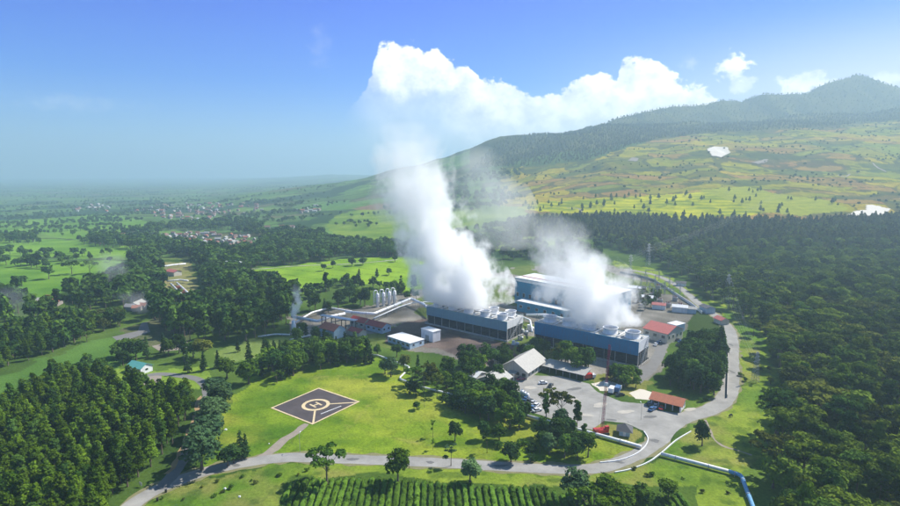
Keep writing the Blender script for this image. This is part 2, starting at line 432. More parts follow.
def build_ground():
    az = np.concatenate([np.linspace(-180, -50, 30)[:-1], np.linspace(-50, -44, 40)[:-1], np.linspace(-44, 44, 900)[:-1], np.linspace(44, 50, 40)[:-1], np.linspace(50, 180, 30)[:-1]])
    az = np.radians(az)
    rr = np.concatenate([np.linspace(.5, 118, 24), np.exp(np.linspace(math.log(120), math.log(14500), 860))])
    A, RR = np.meshgrid(az, rr)          # rings x azimuth
    X = RR*np.sin(A); Y = RR*np.cos(A)
    Z = hgt(X, np.where(Y < 1, 1, Y)); Z = np.where(Y < 600, 0, Z)
    nr, na = X.shape
    verts = np.stack([X, Y, Z], -1).reshape(-1, 3)
    i = np.arange(nr-1)[:, None]; j = np.arange(na)[None, :]; j2 = (j+1) % na
    q = np.stack([i*na+j, (i+1)*na+j, (i+1)*na+j2, i*na+j2], -1).reshape(-1, 4)
    q = q[:, ::-1]
    # ---- land cover: base colour of what grows or lies there
    X = X.ravel(); Y = Y.ravel(); Z = Z.ravel()
    PX, PY = proj(X, Y, Z)
    j1 = (fbm(X/14, Y/14, 21, 3)-.5); j2_ = (fbm(X/14, Y/14, 22, 3)-.5)
    k = np.clip(300/np.maximum(Y, 150), .12, 1.5)
    PXj = PX + j1*22*k; PYj = PY + j2_*10*k
    front = Y > 100
    n1 = fbm(X/9, Y/9, 1, 4); n2 = fbm(X/38, Y/38, 2, 4); n3 = fbm(X/150, Y/150, 4, 4)
    col = np.zeros((len(X), 3))
    def mixc(a, b, t): return np.asarray(a)[None, :]*(1-t[:, None]) + np.asarray(b)[None, :]*t[:, None]
    t = np.clip((n2-.3)*2.2, 0, 1)
    col[:] = mixc((.035, .07, .014), (.085, .14, .025), t)          # rough green cover everywhere
    def put(name, c1, c2, tt, gain=1):
        m = inpoly(PXj, PYj, POLY[name]) & front
        col[m] = mixc(c1, c2, np.clip(tt, 0, 1))[m]*gain
        return m
    # hillside fields: patchwork of small plots
    def plots(m, sx, sy, pal, seed, rot=0.3, edge=.07, edgecol=(.04, .05, .015)):
        x = X*math.cos(rot)-Y*math.sin(rot); y = X*math.sin(rot)+Y*math.cos(rot)
        wx = x + (fbm(X/160, Y/160, seed+1, 4)-.5)*190; wy = y + (fbm(X/160, Y/160, seed+2, 4)-.5)*190
        cid, e = voronoi(wx/sx, wy/sy, seed)
        cid2, e2 = voronoi(wx/sx*2.6, wy/sy*2.6, seed+40)
        pal_ = np.array(pal); idx = np.minimum((cid*len(pal)).astype(int), len(pal)-1)
        idx2 = np.minimum((cid2*len(pal)).astype(int), len(pal)-1)
        c = pal_[idx]*.75 + pal_[idx2]*.25
        c = c*(0.8+.4*n1)[:, None]*(.85+.3*n2)[:, None]
        rows = .5+.5*np.sin((wy*(.6+cid))/2.2)                        # terraces and drills
        c = c*(1-.14*rows*(cid2 > .4))[:, None]
        ed = (e < edge*1.6*(n2*1.3)) & (cid > .25)
        c[ed] = c[ed]*.25 + np.array(edgecol)*.75
        col[m] = c[m]
    G1 = (.27, .255, .008); G2 = (.19, .2, .01); G3 = (.34, .27, .015); BR = (.26, .15, .045); BR2 = (.25, .19, .04); DG = (.085, .1, .012); GG = (.16, .2, .025)
    m = inpoly(PXj, PYj, POLY['fields']) & front
    plots(m, 110, 55, [G1, G2, G3, G2, BR, G1, DG, G2, BR2, G3, GG, BR], 50, edge=.1)
    # broad undulating band of scrub through the fields
    sc = m & (fbm(X/110, Y/45, 77, 4) > .60); col[sc] = col[sc]*.35+np.array((.035, .06, .02))*.65
    far_left = front & (Y > 620) & (PX < 500) & (PY < 262)
    plots(far_left, 150, 75, [(.08, .17, .03), (.11, .2, .04), (.07, .13, .03), (.13, .21, .04), (.05, .1, .03), (.09, .17, .05), (.12, .1, .06), (.08, .15, .03)], 60, edge=.12)
    wd = far_left & (fbm(X/240, Y/200, 91, 4) > .6); col[wd] = (.025, .055, .02)
    mtn = front & (((PY < 128) & (PX > 480)) | (Y > 1700) & (PX > 470)) & ~m
    col[mtn] = mixc((.035, .045, .008), (.1, .1, .018), np.clip((fbm(X/70, Y/110, 14, 5)-.35)*3, 0, 1))[mtn]
    put('hill_green', (.085, .16, .02), (.17, .24, .03), (n2-.3)*2.5)
    put('hill_brown', (.16, .1, .06), (.2, .13, .08), n1)
    terr = np.clip(.5+.5*np.sin(Z*1.6+n2*9)-.2, 0, 1)
    put('bright', (.15, .2, .008), (.46, .44, .008), terr*.6+n1*.4+(n2-.5)*1.6)
    put('bright2', (.2, .235, .02), (.29, .3, .025), terr*.5+n1*.5)
    for nm in ('left_field', 'left_field2', 'left_field3'): put(nm, (.075, .17, .018), (.15, .27, .03), (n2-.25)*2.2)
    put('mid_field', (.115, .22, .014), (.21, .33, .022), (n2-.28)*2.4)
    mf = inpoly(PXj, PYj, POLY['mid_field']) & front & (np.abs(((X+Y*1.7+n2*30) % 46)-3) < 1.6); col[mf] *= .6
    put('clear1', (.13, .16, .04), (.2, .22, .06), n1); put('clear2', (.18, .24, .02), (.22, .28, .02), n1)
    put('strip_left', (.055, .12, .02), (.095, .18, .035), (n2-.3)*2.4)
    put('pads_left', (.07, .09, .035), (.12, .12, .06), (n1-.3)*2)
    put('left_lawn', (.12, .2, .025), (.2, .28, .04), n1)
    put('strip_mid', (.1, .16, .03), (.17, .22, .06), n1)
    put('rocky', (.14, .17, .04), (.24, .2, .1), n1)
    # forest floor on the right: grass showing between trunks
    ff = front & (PX > 690) & (PY > 225); col[ff & ~mtn & ~m] = mixc((.04, .065, .016), (.1, .16, .025), np.clip((n2-.38)*4, 0, 1))[ff & ~mtn & ~m]
    put('roadgreen', (.12, .19, .02), (.24, .28, .035), (n1-.2)*1.6)
    put('plant', (.13, .12, .1), (.27, .25, .22), (n2-.3)*2.4+(n1-.5)*.8)
    pg = inpoly(PXj, PYj, POLY['plant']) & front & (n3*.4+n2*.6 > .56); col[pg] = mixc((.07, .11, .025), (.14, .17, .04), n1)[pg]
    put('darkyard', (.085, .062, .055), (.15, .115, .1), (n1-.25)*1.8)
    put('lawn', (.07, .145, .012), (.185, .26, .02), (n2-.3)*2.2+(n1-.5)*1.3)
    dry = inpoly(PX, PY, POLY['lawn']) & front
    dt = np.clip((fbm(X/26+5, Y/20, 33, 4)-.46)*4.5, 0, 1)*dry; col[:] = col*(1-.6*dt[:, None]) + np.array((.3, .3, .045))*.6*dt[:, None]
    dt = np.clip((fbm(X/4, Y/3, 36, 3)-.6)*6, 0, 1)*dry; col[:] = col*(1-.35*dt[:, None]) + np.array((.07, .12, .02))*.35*dt[:, None]
    for (ax, ay, bx, by, wd, amt) in [(300, 380, 395, 372, 1.0, .5), (330, 455, 372, 405, .9, .45), (372, 405, 440, 400, .8, .4), (262, 440, 300, 378, .8, .35), (430, 462, 470, 436, 1.0, .5), (350, 425, 420, 440, .8, .3)]:
        a_ = gp(ax, ay); b_ = gp(bx, by); dx, dy = b_.x-a_.x, b_.y-a_.y; L2 = dx*dx+dy*dy
        tt = np.clip(((X-a_.x)*dx+(Y-a_.y)*dy)/L2, 0, 1); dd = np.hypot(X-a_.x-tt*dx+(n2-.5)*14, Y-a_.y-tt*dy+(n3-.5)*14)
        k_ = (np.exp(-(dd/wd)**2)*amt*dry*(n1 > .35)); col[:] = col*(1-k_[:, None]) + np.array((.3, .24, .1))*k_[:, None]
    edge_ = np.abs(fbm(X/7, Y/7, 44, 4)-.5) < .018; col[dry & edge_] *= .8
    vm = inpoly(PXj, PYj, POLY['verge']) & front
    vt = np.clip((n2-.34)*2.5+(n1-.5), 0, 1); col[vm] = mixc((.09, .165, .018), (.19, .25, .03), vt)[vm]
    vt = np.clip((fbm(X/16, Y/16, 35, 4)-.5)*5, 0, 1)*vm*(PX < 760); col[:] = col*(1-.5*vt[:, None]) + np.array((.24, .2, .07))*.5*vt[:, None]
    bt = np.clip((fbm(X/5, Y/4, 39, 3)-.56)*7, 0, 1)*vm; col[:] = col*(1-.6*bt[:, None]) + np.array((.04, .085, .014))*.6*bt[:, None]
    put('hutgreen', (.13, .15, .03), (.25, .22, .07), n1)
    put('yardgreen', (.12, .15, .03), (.22, .2, .06), n1)
    put('tea', (.045, .09, .016), (.075, .12, .02), n1)
    col *= (.88+.24*n1)[:, None]
    me = np_mesh('ground', verts, q, [], smooth=True)
    ca = me.color_attributes.new('cover', 'FLOAT_COLOR', 'POINT')
    buf = np.ones((len(col), 4), np.float32); buf[:, :3] = np.clip(col, 0, 1); ca.data.foreach_set('color', buf.ravel())
    m, nt = newmat('ground cover')
    out = N(nt, 'ShaderNodeOutputMaterial'); b = N(nt, 'ShaderNodeBsdfPrincipled'); nt.links.new(b.outputs[0], out.inputs[0])
    b.inputs['Roughness'].default_value = .95; b.inputs['Specular IOR Level'].default_value = 0
    at = N(nt, 'ShaderNodeAttribute', attribute_name='cover'); tc = N(nt, 'ShaderNodeTexCoord')
    no = N(nt, 'ShaderNodeTexNoise'); no.inputs['Scale'].default_value = .9; no.inputs['Detail'].default_value = 7; no.inputs['Roughness'].default_value = .7
    nt.links.new(tc.outputs['Object'], no.inputs['Vector'])
    mr = N(nt, 'ShaderNodeMapRange'); mr.inputs[1].default_value = .3; mr.inputs[2].default_value = .7; mr.inputs[3].default_value = .68; mr.inputs[4].default_value = 1.3
    nt.links.new(no.outputs['Fac'], mr.inputs[0])
    mx = N(nt, 'ShaderNodeVectorMath', operation='SCALE'); nt.links.new(at.outputs['Color'], mx.inputs[0]); nt.links.new(mr.outputs[0], mx.inputs['Scale'])
    nt.links.new(mx.outputs[0], b.inputs['Base Color'])
    bp = N(nt, 'ShaderNodeBump'); bp.inputs['Strength'].default_value = .5; bp.inputs['Distance'].default_value = .5
    nt.links.new(no.outputs['Fac'], bp.inputs['Height']); nt.links.new(bp.outputs[0], b.inputs['Normal'])
    me.materials.append(m)
    o = bpy.data.objects.new('ground', me); C.objects.link(o); o['kind'] = 'structure'
    return o
build_ground()

# ================================================================== roads and yards
def st(o): o['kind'] = 'structure'; return o
def gps(l): return [gp(*p) for p in l]
M['shoulder'] = surf_mat('dusty grass shoulder', (.2, .19, .09), .95, var=.35, scale=.5, bump=.3)
MAIN = [(118, 520), (135, 503), (165, 486), (208, 471), (255, 461.5), (292, 457.5), (340, 459), (400, 461), (460, 464), (520, 467.5), (570, 469.5), (603, 467), (630, 458), (650, 447), (662, 433), (664, 420)]
st(ribbon('verge', gps(MAIN), 8.0, M['shoulder'], .025, wob=1.1, seed=52)); st(ribbon('road', gps(MAIN), 5.9, M['road'], .05, seed=2))
NORTH = [(668, 424), (690, 416), (712, 409), (724, 400), (730, 388), (731.5, 365), (732, 345), (730, 331), (722, 321), (712, 313), (700, 305), (690, 296), (676, 285), (655, 275), (625, 269)]
st(ribbon('verge', gps(NORTH), [10, 6.4], M['shoulder'], .028, wob=1.1, seed=53)); st(ribbon('road', gps(NORTH), [8, 4.5], M['road'], .06, seed=3))
SIDE = [(160, 490), (178, 468), (190, 447), (200, 420), (207, 398), (205, 386), (196, 379), (180, 376), (160, 374), (140, 377)]
st(ribbon('road', gps(SIDE), 4.2, M['road_dark'], .055, seed=4))
EARTH = [(168, 474), (180, 452), (189, 430), (196, 412), (201, 396)]
st(ribbon('path', gps(EARTH), 1.6, M['earth'], .07, wob=.7, seed=5))
st(ribbon('path', gps([(256, 463), (270, 452), (283, 441), (296, 432), (307, 424)]), [4.5, 2.4], M['track'], .045, wob=.5, seed=6))
st(ribbon('path', gps([(706, 420), (713, 437), (722, 446), (735, 450), (752, 455)]), 1.0, M['track'], .045, wob=.4, seed=7))
# thin verge lines beside the main road
st(sheet('yard', gps([(505, 366), (520, 374), (540, 376), (560, 376), (590, 384), (597, 392), (622, 402), (650, 404), (655, 410), (676, 413), (694, 412), (700, 414), (676, 432), (668, 444), (656, 450), (645, 452), (650, 440), (643, 431), (625, 423), (604, 421), (592, 430), (572, 426), (546, 417), (530, 412), (520, 398), (508, 384), (495, 376)]), M['road'], .035, seed=8))
st(sheet('yard', gps([(634, 372), (650, 361), (655, 350), (648, 340), (640, 335), (655, 330), (668, 345), (664, 358), (655, 372), (640, 384)]), M['road_dark'], .04, seed=9))
st(sheet('yard', gps([(592, 384), (606, 380), (618, 384), (613, 391), (600, 391)]), M['sheet'], .05, seed=10, wob=1))
st(sheet('yard', gps([(628, 393), (640, 389), (655, 393), (650, 400), (636, 399)]), M['sheet'], .05, seed=11, wob=1))
st(sheet('yard', gps([(112, 337), (138, 331), (141, 323), (147, 322), (150, 332), (130, 339), (118, 341)]), M['road_dark'], .05, seed=12))
st(sheet('yard', gps([(126, 379), (140, 374), (162, 376), (160, 382), (140, 386), (128, 384)]), M['track'], .05, seed=13))
st(sheet('yard', gps([(152, 346), (180, 340), (196, 345), (180, 350), (160, 352)]), M['track'], .05, seed=14))
# far tracks and light roads
for k, (pts, w) in enumerate([([(567, 208), (579, 209), (583, 216), (592, 219)], 5), ([(232, 268), (262, 269), (300, 266), (350, 264), (398, 260)], 3.5), ([(873, 163), (878, 168), (886, 172)], 6), ([(838, 175), (845, 177), (850, 174)], 6)]):
    st(ribbon('path', gps(pts), w*.6, M['track'] if k != 1 else M['concrete'], .25, wob=.8, seed=20+k, step=4))
# pale plastic covered plots on the hill
for k, (poly, lab) in enumerate([([(706, 150), (714, 147), (727, 148), (730, 153), (721, 158), (711, 156)], 'pale angular sheet covered plot high on the green hillside'),
                         ([(847, 217), (853, 213), (866, 211), (866, 206), (872, 206), (884, 209), (891, 210), (886, 215), (872, 217)], 'large white sheet covered plot at the right above the forest'),
                         ([(751, 163), (762, 161), (768, 160), (766, 163), (757, 165)], 'thin pale strip of covered soil in the hillside fields'),
                         ([(627, 161), (632, 158), (638, 159), (636, 162)], 'small pale bare plot near the top of the brown field')]):
    o = drape('field_cover', gps(poly), M['sheet'] if k < 2 else M['track'], 3, 1.8); tag(o, lab, 'field cover')

# ================================================================== helipad
P_ = [gp(271.5, 407.5), gp(317.5, 388), gp(360, 402.5), gp(313, 425)]
def helipad():
    a = (P_[1]-P_[0]); L = sum((P_[(i+1) % 4]-P_[i]).length for i in range(4))/4
    c = sum(P_, Vector())/4; c.z = 0
    d = ((P_[2]-P_[3])+(P_[1]-P_[0])); ang = math.atan2(d.y, d.x)          # local x runs from the left corner to the top corner
    r = empty('helipad', (c.x, c.y, 0), ang, 'square dark helipad with cream H in a ring on the lawn', 'helipad')
    h = L/2
    B(-h, h, -h, h, .02, .12).build('pad', M['pad'], r)
    m = MB(); w = .75; z0, z1 = .12, .128
    m.box(-h, h, -h, -h+w, z0, z1); m.box(-h, h, h-w, h, z0, z1); m.box(-h, -h+w, -h+w, h-w, z0, z1); m.box(h-w, h, -h+w, h-w, z0, z1)
    m.build('border_line', M['padline'], r)
    m = MB(); n = 48; r0, r1 = 4.5, 6.0; vs = []; fs = []
    for i in range(n):
        q = 2*math.pi*i/n
        vs += [(r0*math.cos(q), r0*math.sin(q), .13), (r1*math.cos(q), r1*math.sin(q), .13)]
    fs = [(2*i, 2*i+1, (2*i+3) % (2*n), (2*i+2) % (2*n)) for i in range(n)]
    m.add(vs, fs); m.build('ring_line', M['padline'], r)
    # two spokes run from the ring to the near and the right corner
    for cc in (P_[3], P_[2]):
        v = Matrix.Rotation(-ang, 3, 'Z') @ (cc-c); v.z = 0; u = v.normalized(); s = Vector((u.y, -u.x, 0))*.4
        a1 = u*6.05; b1 = u*(v.length-1.1)
        MB().add([(p.x, p.y, .132) for p in (a1-s, a1+s, b1+s, b1-s)], [(0, 1, 2, 3)]).build('spoke_line', M['padline'], r)
    # the letter H, read from the near left side
    lay = MB(); q0 = math.radians(90)
    def rr_(x0, x1, y0, y1):
        pts = [(x0, y0), (x1, y0), (x1, y1), (x0, y1)]; rot = R(-8)
        lay.add([(x*math.cos(rot)-y*math.sin(rot), x*math.sin(rot)+y*math.cos(rot), .134) for x, y in pts], [(0, 1, 2, 3)])
    rr_(-1.9, -1.1, -2.3, 2.3); rr_(1.1, 1.9, -2.3, 2.3); rr_(-1.1, 1.1, -.4, .4)
    lay.build('letter_mark', M['padline'], r)
    # faint painted writing along the lower right side
    m = MB(); rd = random.Random(3)
    y = -h+3.0
    return r, ang, h
PAD, PADANG, PADH = helipad()
# the faint line of painted characters inside the right lower edge
def pad_line():
    a, b = gp(321, 414.2), gp(341, 406.4); inv = PAD.matrix_basis.inverted()
    a = inv @ a; b = inv @ b; u = (b-a).normalized(); s = Vector((-u.y, u.x, 0)); L = (b-a).length
    m = MB(); rd = random.Random(4); t = 0
    while t < L:
        w = .35+.25*rd.random()
        p0 = a+u*t; p1 = a+u*(t+w)
        m.add([(p.x, p.y, .131) for p in (p0-s*.28, p1-s*.28, p1+s*.28, p0+s*.28)], [(0, 1, 2, 3)])
        t += w+.16
    m.build('faded_lettering', M['white'], PAD)
pad_line()

M['patch'] = surf_mat('tar repair patch', (.15, .148, .145), .9, var=.3, scale=.6)
M['patch_pale'] = surf_mat('pale dusty patch', (.42, .39, .34), .95, var=.25, scale=.5)
def patches():
    rd = random.Random(17)
    for i, (px, py, w, d, k) in enumerate([(352, 459.5, 5, 1.6, 0), (430, 462.5, 3, 2, 0), (500, 466, 6, 1.4, 0), (236, 465.5, 4, 2, 0), (618, 462, 5, 2, 0), (655, 441, 4, 3, 0), (732, 372, 2, 6, 0), (731, 345, 2, 5, 0),
         (570, 400, 9, 4, 1), (600, 405, 8, 5, 1), (545, 398, 5, 4, 0), (625, 412, 9, 3, 1), (560, 412, 6, 3, 0), (530, 388, 7, 4, 1), (650, 417, 6, 3, 0), (585, 415, 8, 3, 1), (575, 389, 9, 3, 0), (690, 409.5, 6, 3, 1), (612, 420, 5, 2, 0)]):
        c = gp(px, py); a = rd.uniform(-.6, .6); P = []
        for j in range(12):
            q = 2*math.pi*j/12; r = rd.uniform(.7, 1.1); x, y = w/2*r*math.cos(q), d/2*r*math.sin(q)
            P.append(Vector((c.x+x*math.cos(a)-y*math.sin(a), c.y+x*math.sin(a)+y*math.cos(a), 0)))
        st(sheet('road', P, M['patch'] if k == 0 else M['patch_pale'], .085 if py < 462 or py > 470 else .083, wob=.3, seed=i, step=.7))
patches()
# ================================================================== camera, light, sky, air
def setup():
    cam = bpy.data.cameras.new('camera'); co = bpy.data.objects.new('camera', cam); C.objects.link(co)
    co.location = (0, 0, CAM_H); co.rotation_euler = (R(90)-TILT, 0, 0)
    cam.sensor_width = 36; cam.lens = 36*FOC/900; cam.clip_start = 1; cam.clip_end = 40000; S.camera = co
    EL, AZ = 47, 62
    sun = bpy.data.lights.new('sun', 'SUN'); so = bpy.data.objects.new('sun', sun); C.objects.link(so)
    sun.energy = 5.0; sun.angle = R(.5); sun.color = (1, .95, .86)
    d = Vector((math.sin(R(AZ))*math.cos(R(EL)), math.cos(R(AZ))*math.cos(R(EL)), math.sin(R(EL))))
    so.rotation_euler = d.to_track_quat('Z', 'Y').to_euler(); so.location = (300, 200, 500)
    w = bpy.data.worlds.new('World'); S.world = w; w.use_nodes = True; nt = w.node_tree; nt.nodes.clear()
    out = N(nt, 'ShaderNodeOutputWorld'); bg = N(nt, 'ShaderNodeBackground'); bg.inputs['Strength'].default_value = .08
    nt.links.new(bg.outputs[0], out.inputs[0])
    sky = N(nt, 'ShaderNodeTexSky', sky_type='NISHITA'); sky.sun_disc = False; sky.sun_elevation = R(EL); sky.sun_rotation = R(AZ)
    sky.altitude = 1400; sky.air_density = 1.0; sky.dust_density = .4; sky.ozone_density = 2.5
    geo = N(nt, 'ShaderNodeTexCoord'); sep = N(nt, 'ShaderNodeSeparateXYZ'); nt.links.new(geo.outputs['Generated'], sep.inputs[0])
    # deeper, clearer blue with height
    el = N(nt, 'ShaderNodeMapRange', clamp=True); el.inputs[1].default_value = 0; el.inputs[2].default_value = .46
    nt.links.new(sep.outputs['Z'], el.inputs[0])
    cr = N(nt, 'ShaderNodeValToRGB'); e = cr.color_ramp.elements
    e[0].position = 0; e[0].color = (.7, .9, 1.05, 1); e[1].position = 1; e[1].color = (.0, .27, 1.45, 1)
    x = e.new(.33); x.color = (.02, .44, 1.3, 1); e[2].position = .62; y_ = e.new(1); y_.color = (.42, .8, 1.05, 1)
    nt.links.new(el.outputs[0], cr.inputs[0])
    mul = N(nt, 'ShaderNodeMix', data_type='RGBA', blend_type='MULTIPLY'); mul.inputs[0].default_value = 1
    nt.links.new(sky.outputs[0], mul.inputs[6]); nt.links.new(cr.outputs[0], mul.inputs[7])
    # ---- cumulus bank: coordinates are azimuth and elevation of the sky
    az = N(nt, 'ShaderNodeMath', operation='ARCTAN2'); nt.links.new(sep.outputs['X'], az.inputs[0]); nt.links.new(sep.outputs['Y'], az.inputs[1])
    def math_(op, a, b=None, c=None):
        n = N(nt, 'ShaderNodeMath', operation=op)
        for i, v in enumerate((a, b, c)):
            if v is None: continue
            if isinstance(v, (int, float)): n.inputs[i].default_value = v
            else: nt.links.new(v, n.inputs[i])
        return n.outputs[0]
    azv = az.outputs[0]; elv = math_('ARCSINE', sep.outputs['Z'])
    cv = N(nt, 'ShaderNodeCombineXYZ'); nt.links.new(azv, cv.inputs[0]); nt.links.new(math_('MULTIPLY', elv, 1.25), cv.inputs[1])
    def noise(scale, detail, rough=.6, off=(0, 0, 0), lac=2.0):
        mp = N(nt, 'ShaderNodeMapping'); mp.inputs['Location'].default_value = off; nt.links.new(cv.outputs[0], mp.inputs[0])
        n = N(nt, 'ShaderNodeTexNoise'); n.inputs['Scale'].default_value = scale; n.inputs['Detail'].default_value = detail; n.inputs['Roughness'].default_value = rough
        nt.links.new(mp.outputs[0], n.inputs['Vector']); return n.outputs['Fac']
    n1 = noise(13, 9, .6); n2 = noise(34, 7, .6, (3, 1, 0))
    def d2(px, py):      # sky direction seen at a surveyed point
        a = (px-450)/FOC; b = (253-py)/FOC; v = Vector((a, CT+b*ST, -ST+b*CT)).normalized()
        return math.atan2(v.x, v.y), math.asin(v.z)
    top = [(300, 175), (345, 120), (366, 84), (376, 58), (385, 47), (400, 44), (425, 46), (448, 58), (470, 72), (500, 80), (530, 92), (556, 90), (575, 82), (590, 72), (603, 70), (615, 74), (622, 60), (640, 54), (655, 62), (672, 76), (690, 84), (715, 98), (740, 118), (800, 150)]
    fc = N(nt, 'ShaderNodeFloatCurve'); c = fc.mapping.curves[0]
    pts = [d2(*p) for p in top]; a0, a1 = pts[0][0], pts[-1][0]
    pts = [((a-a0)/(a1-a0), min(1, max(0, b/.3))) for a, b in pts]
    c.points[0].location = pts[0]; c.points[1].location = pts[-1]
    for p in pts[1:-1]: c.points.new(*p)
    fc.mapping.update()
    an = N(nt, 'ShaderNodeMapRange', clamp=True); an.inputs[1].default_value = a0; an.inputs[2].default_value = a1; nt.links.new(azv, an.inputs[0])
    nt.links.new(an.outputs[0], fc.inputs['Value'])
    tp = math_('MULTIPLY', fc.outputs[0], .3)
    bil = math_('ADD', math_('MULTIPLY', math_('SUBTRACT', n1, .5), .075), math_('MULTIPLY', math_('SUBTRACT', n2, .5), .05))
    diff = math_('SUBTRACT', math_('ADD', tp, bil), elv)
    mk = N(nt, 'ShaderNodeMapRange', clamp=True, interpolation_type='SMOOTHSTEP'); mk.inputs[1].default_value = -.001; mk.inputs[2].default_value = .007
    nt.links.new(diff, mk.inputs[0]); mask = mk.outputs[0]
    # the bank thins out towards its left end
    lf = N(nt, 'ShaderNodeMapRange', clamp=True, interpolation_type='SMOOTHSTEP'); lf.inputs[1].default_value = d2(335, 0)[0]; lf.inputs[2].default_value = d2(392, 0)[0]
    nt.links.new(azv, lf.inputs[0])
    mask = math_('MULTIPLY', mask, lf.outputs[0])
    # left part floats: its underside dissolves downwards
    us = N(nt, 'ShaderNodeMapRange', clamp=True, interpolation_type='SMOOTHSTEP'); us.inputs[1].default_value = d2(430, 105)[1]; us.inputs[2].default_value = d2(430, 72)[1]; us.inputs[3].default_value = .5
    nt.links.new(math_('ADD', elv, bil), us.inputs[0])
    ls = N(nt, 'ShaderNodeMapRange', clamp=True, interpolation_type='SMOOTHSTEP'); ls.inputs[1].default_value = d2(395, 0)[0]; ls.inputs[2].default_value = d2(480, 0)[0]
    nt.links.new(azv, ls.inputs[0])
    mask = math_('MULTIPLY', mask, math_('MAXIMUM', us.outputs[0], ls.outputs[0]))
    def puff(px, py, wx, wy, k, off, soft=.5, amp=.9):
        a, b = d2(px, py); ax = wx/FOC; ay = wy/FOC
        dx = math_('DIVIDE', math_('SUBTRACT', azv, a), ax); dy = math_('DIVIDE', math_('SUBTRACT', elv, b), ay)
        r = math_('SQRT', math_('ADD', math_('POWER', math_('ABSOLUTE', dx), 2), math_('POWER', math_('ABSOLUTE', dy), 2)))
        nn = noise(42, 8, .65, off)
        v = math_('ADD', math_('SUBTRACT', 1.0, r), math_('MULTIPLY', math_('SUBTRACT', nn, .5), amp*3.2))
        m = N(nt, 'ShaderNodeMapRange', clamp=True, interpolation_type='SMOOTHSTEP'); m.inputs[1].default_value = 0; m.inputs[2].default_value = soft; m.inputs[4].default_value = k
        nt.links.new(v, m.inputs[0]); return m.outputs[0]
    for a in [(735, 66, 15, 11, .9, (1, 7, 0)), (742, 84, 11, 10, .5, (4, 2, 0)), (806, 83, 22, 9, .85, (6, 5, 0)), (888, 80, 15, 6, .6, (2, 9, 0)), (70, 103, 60, 9, .22, (8, 3, 0), 1.4), (320, 48, 14, 24, .12, (9, 9, 0), 1.4), (690, 62, 10, 8, .35, (5, 5, 0), 1.2)]:
        mask = math_('MAXIMUM', mask, puff(*a))
    # cloud tone: bright tops, faintly grey folds
    sh = N(nt, 'ShaderNodeMapRange', clamp=True); sh.inputs[1].default_value = .36; sh.inputs[2].default_value = .58
    nt.links.new(math_('ADD', math_('MULTIPLY', noise(17, 8, .55, (.02, -.03, 0)), .6), math_('MULTIPLY', n2, .4)), sh.inputs[0])
    cc = N(nt, 'ShaderNodeMix', data_type='RGBA'); cc.inputs[6].default_value = (6.6, 6.9, 7.4, 1); cc.inputs[7].default_value = (13.5, 13.0, 12.1, 1)
    nt.links.new(sh.outputs[0], cc.inputs[0])
    wz = N(nt, 'ShaderNodeMapRange', clamp=True, interpolation_type='SMOOTHSTEP'); wz.inputs[1].default_value = .05; wz.inputs[2].default_value = .75; nt.links.new(azv, wz.inputs[0])
    we = N(nt, 'ShaderNodeMapRange', clamp=True, interpolation_type='SMOOTHSTEP'); we.inputs[1].default_value = .26; we.inputs[2].default_value = .08; nt.links.new(elv, we.inputs[0])
    wf = math_('MULTIPLY', math_('MULTIPLY', wz.outputs[0], we.outputs[0]), .8)
    wm = N(nt, 'ShaderNodeMix', data_type='RGBA'); nt.links.new(wf, wm.inputs[0]); nt.links.new(mul.outputs[2], wm.inputs[6]); wm.inputs[7].default_value = (9.0, 7.9, 6.3, 1)
    fin = N(nt, 'ShaderNodeMix', data_type='RGBA'); nt.links.new(mask, fin.inputs[0]); nt.links.new(wm.outputs[2], fin.inputs[6]); nt.links.new(cc.outputs[2], fin.inputs[7])
    nt.links.new(fin.outputs[2], bg.inputs['Color'])
    # ---- the air: one closed box of even, pale haze
    hz = B(-9000, 9000, -600, 15200, -75, HAZE_TOP).build('haze'); hz['kind'] = 'stuff'; hz.display_type = 'WIRE'
    m, nt = newmat('hazy air'); o = N(nt, 'ShaderNodeOutputMaterial'); v = N(nt, 'ShaderNodeVolumePrincipled')
    v.inputs['Density'].default_value = HAZE_D; v.inputs['Color'].default_value = (.51, .71, .84, 1); v.inputs['Anisotropy'].default_value = .25
    nt.links.new(v.outputs[0], o.inputs['Volume']); hz.data.materials.append(m)
    S.view_settings.view_transform = 'Standard'; S.view_settings.look = 'None'; S.view_settings.exposure = .82; S.view_settings.gamma = 1; S.view_settings.use_curve_mapping = False
    cy = S.cycles
    cy.max_bounces = 16; cy.diffuse_bounces = 3; cy.glossy_bounces = 2; cy.transmission_bounces = 3; cy.volume_bounces = 14; cy.transparent_max_bounces = 8
    cy.use_denoising = True; cy.caustics_reflective = False; cy.caustics_refractive = False
    cy.volume_max_steps = 128; cy.use_adaptive_sampling = True; cy.adaptive_threshold = .02
HAZE_TOP = 600
HAZE_D = .00027
setup()
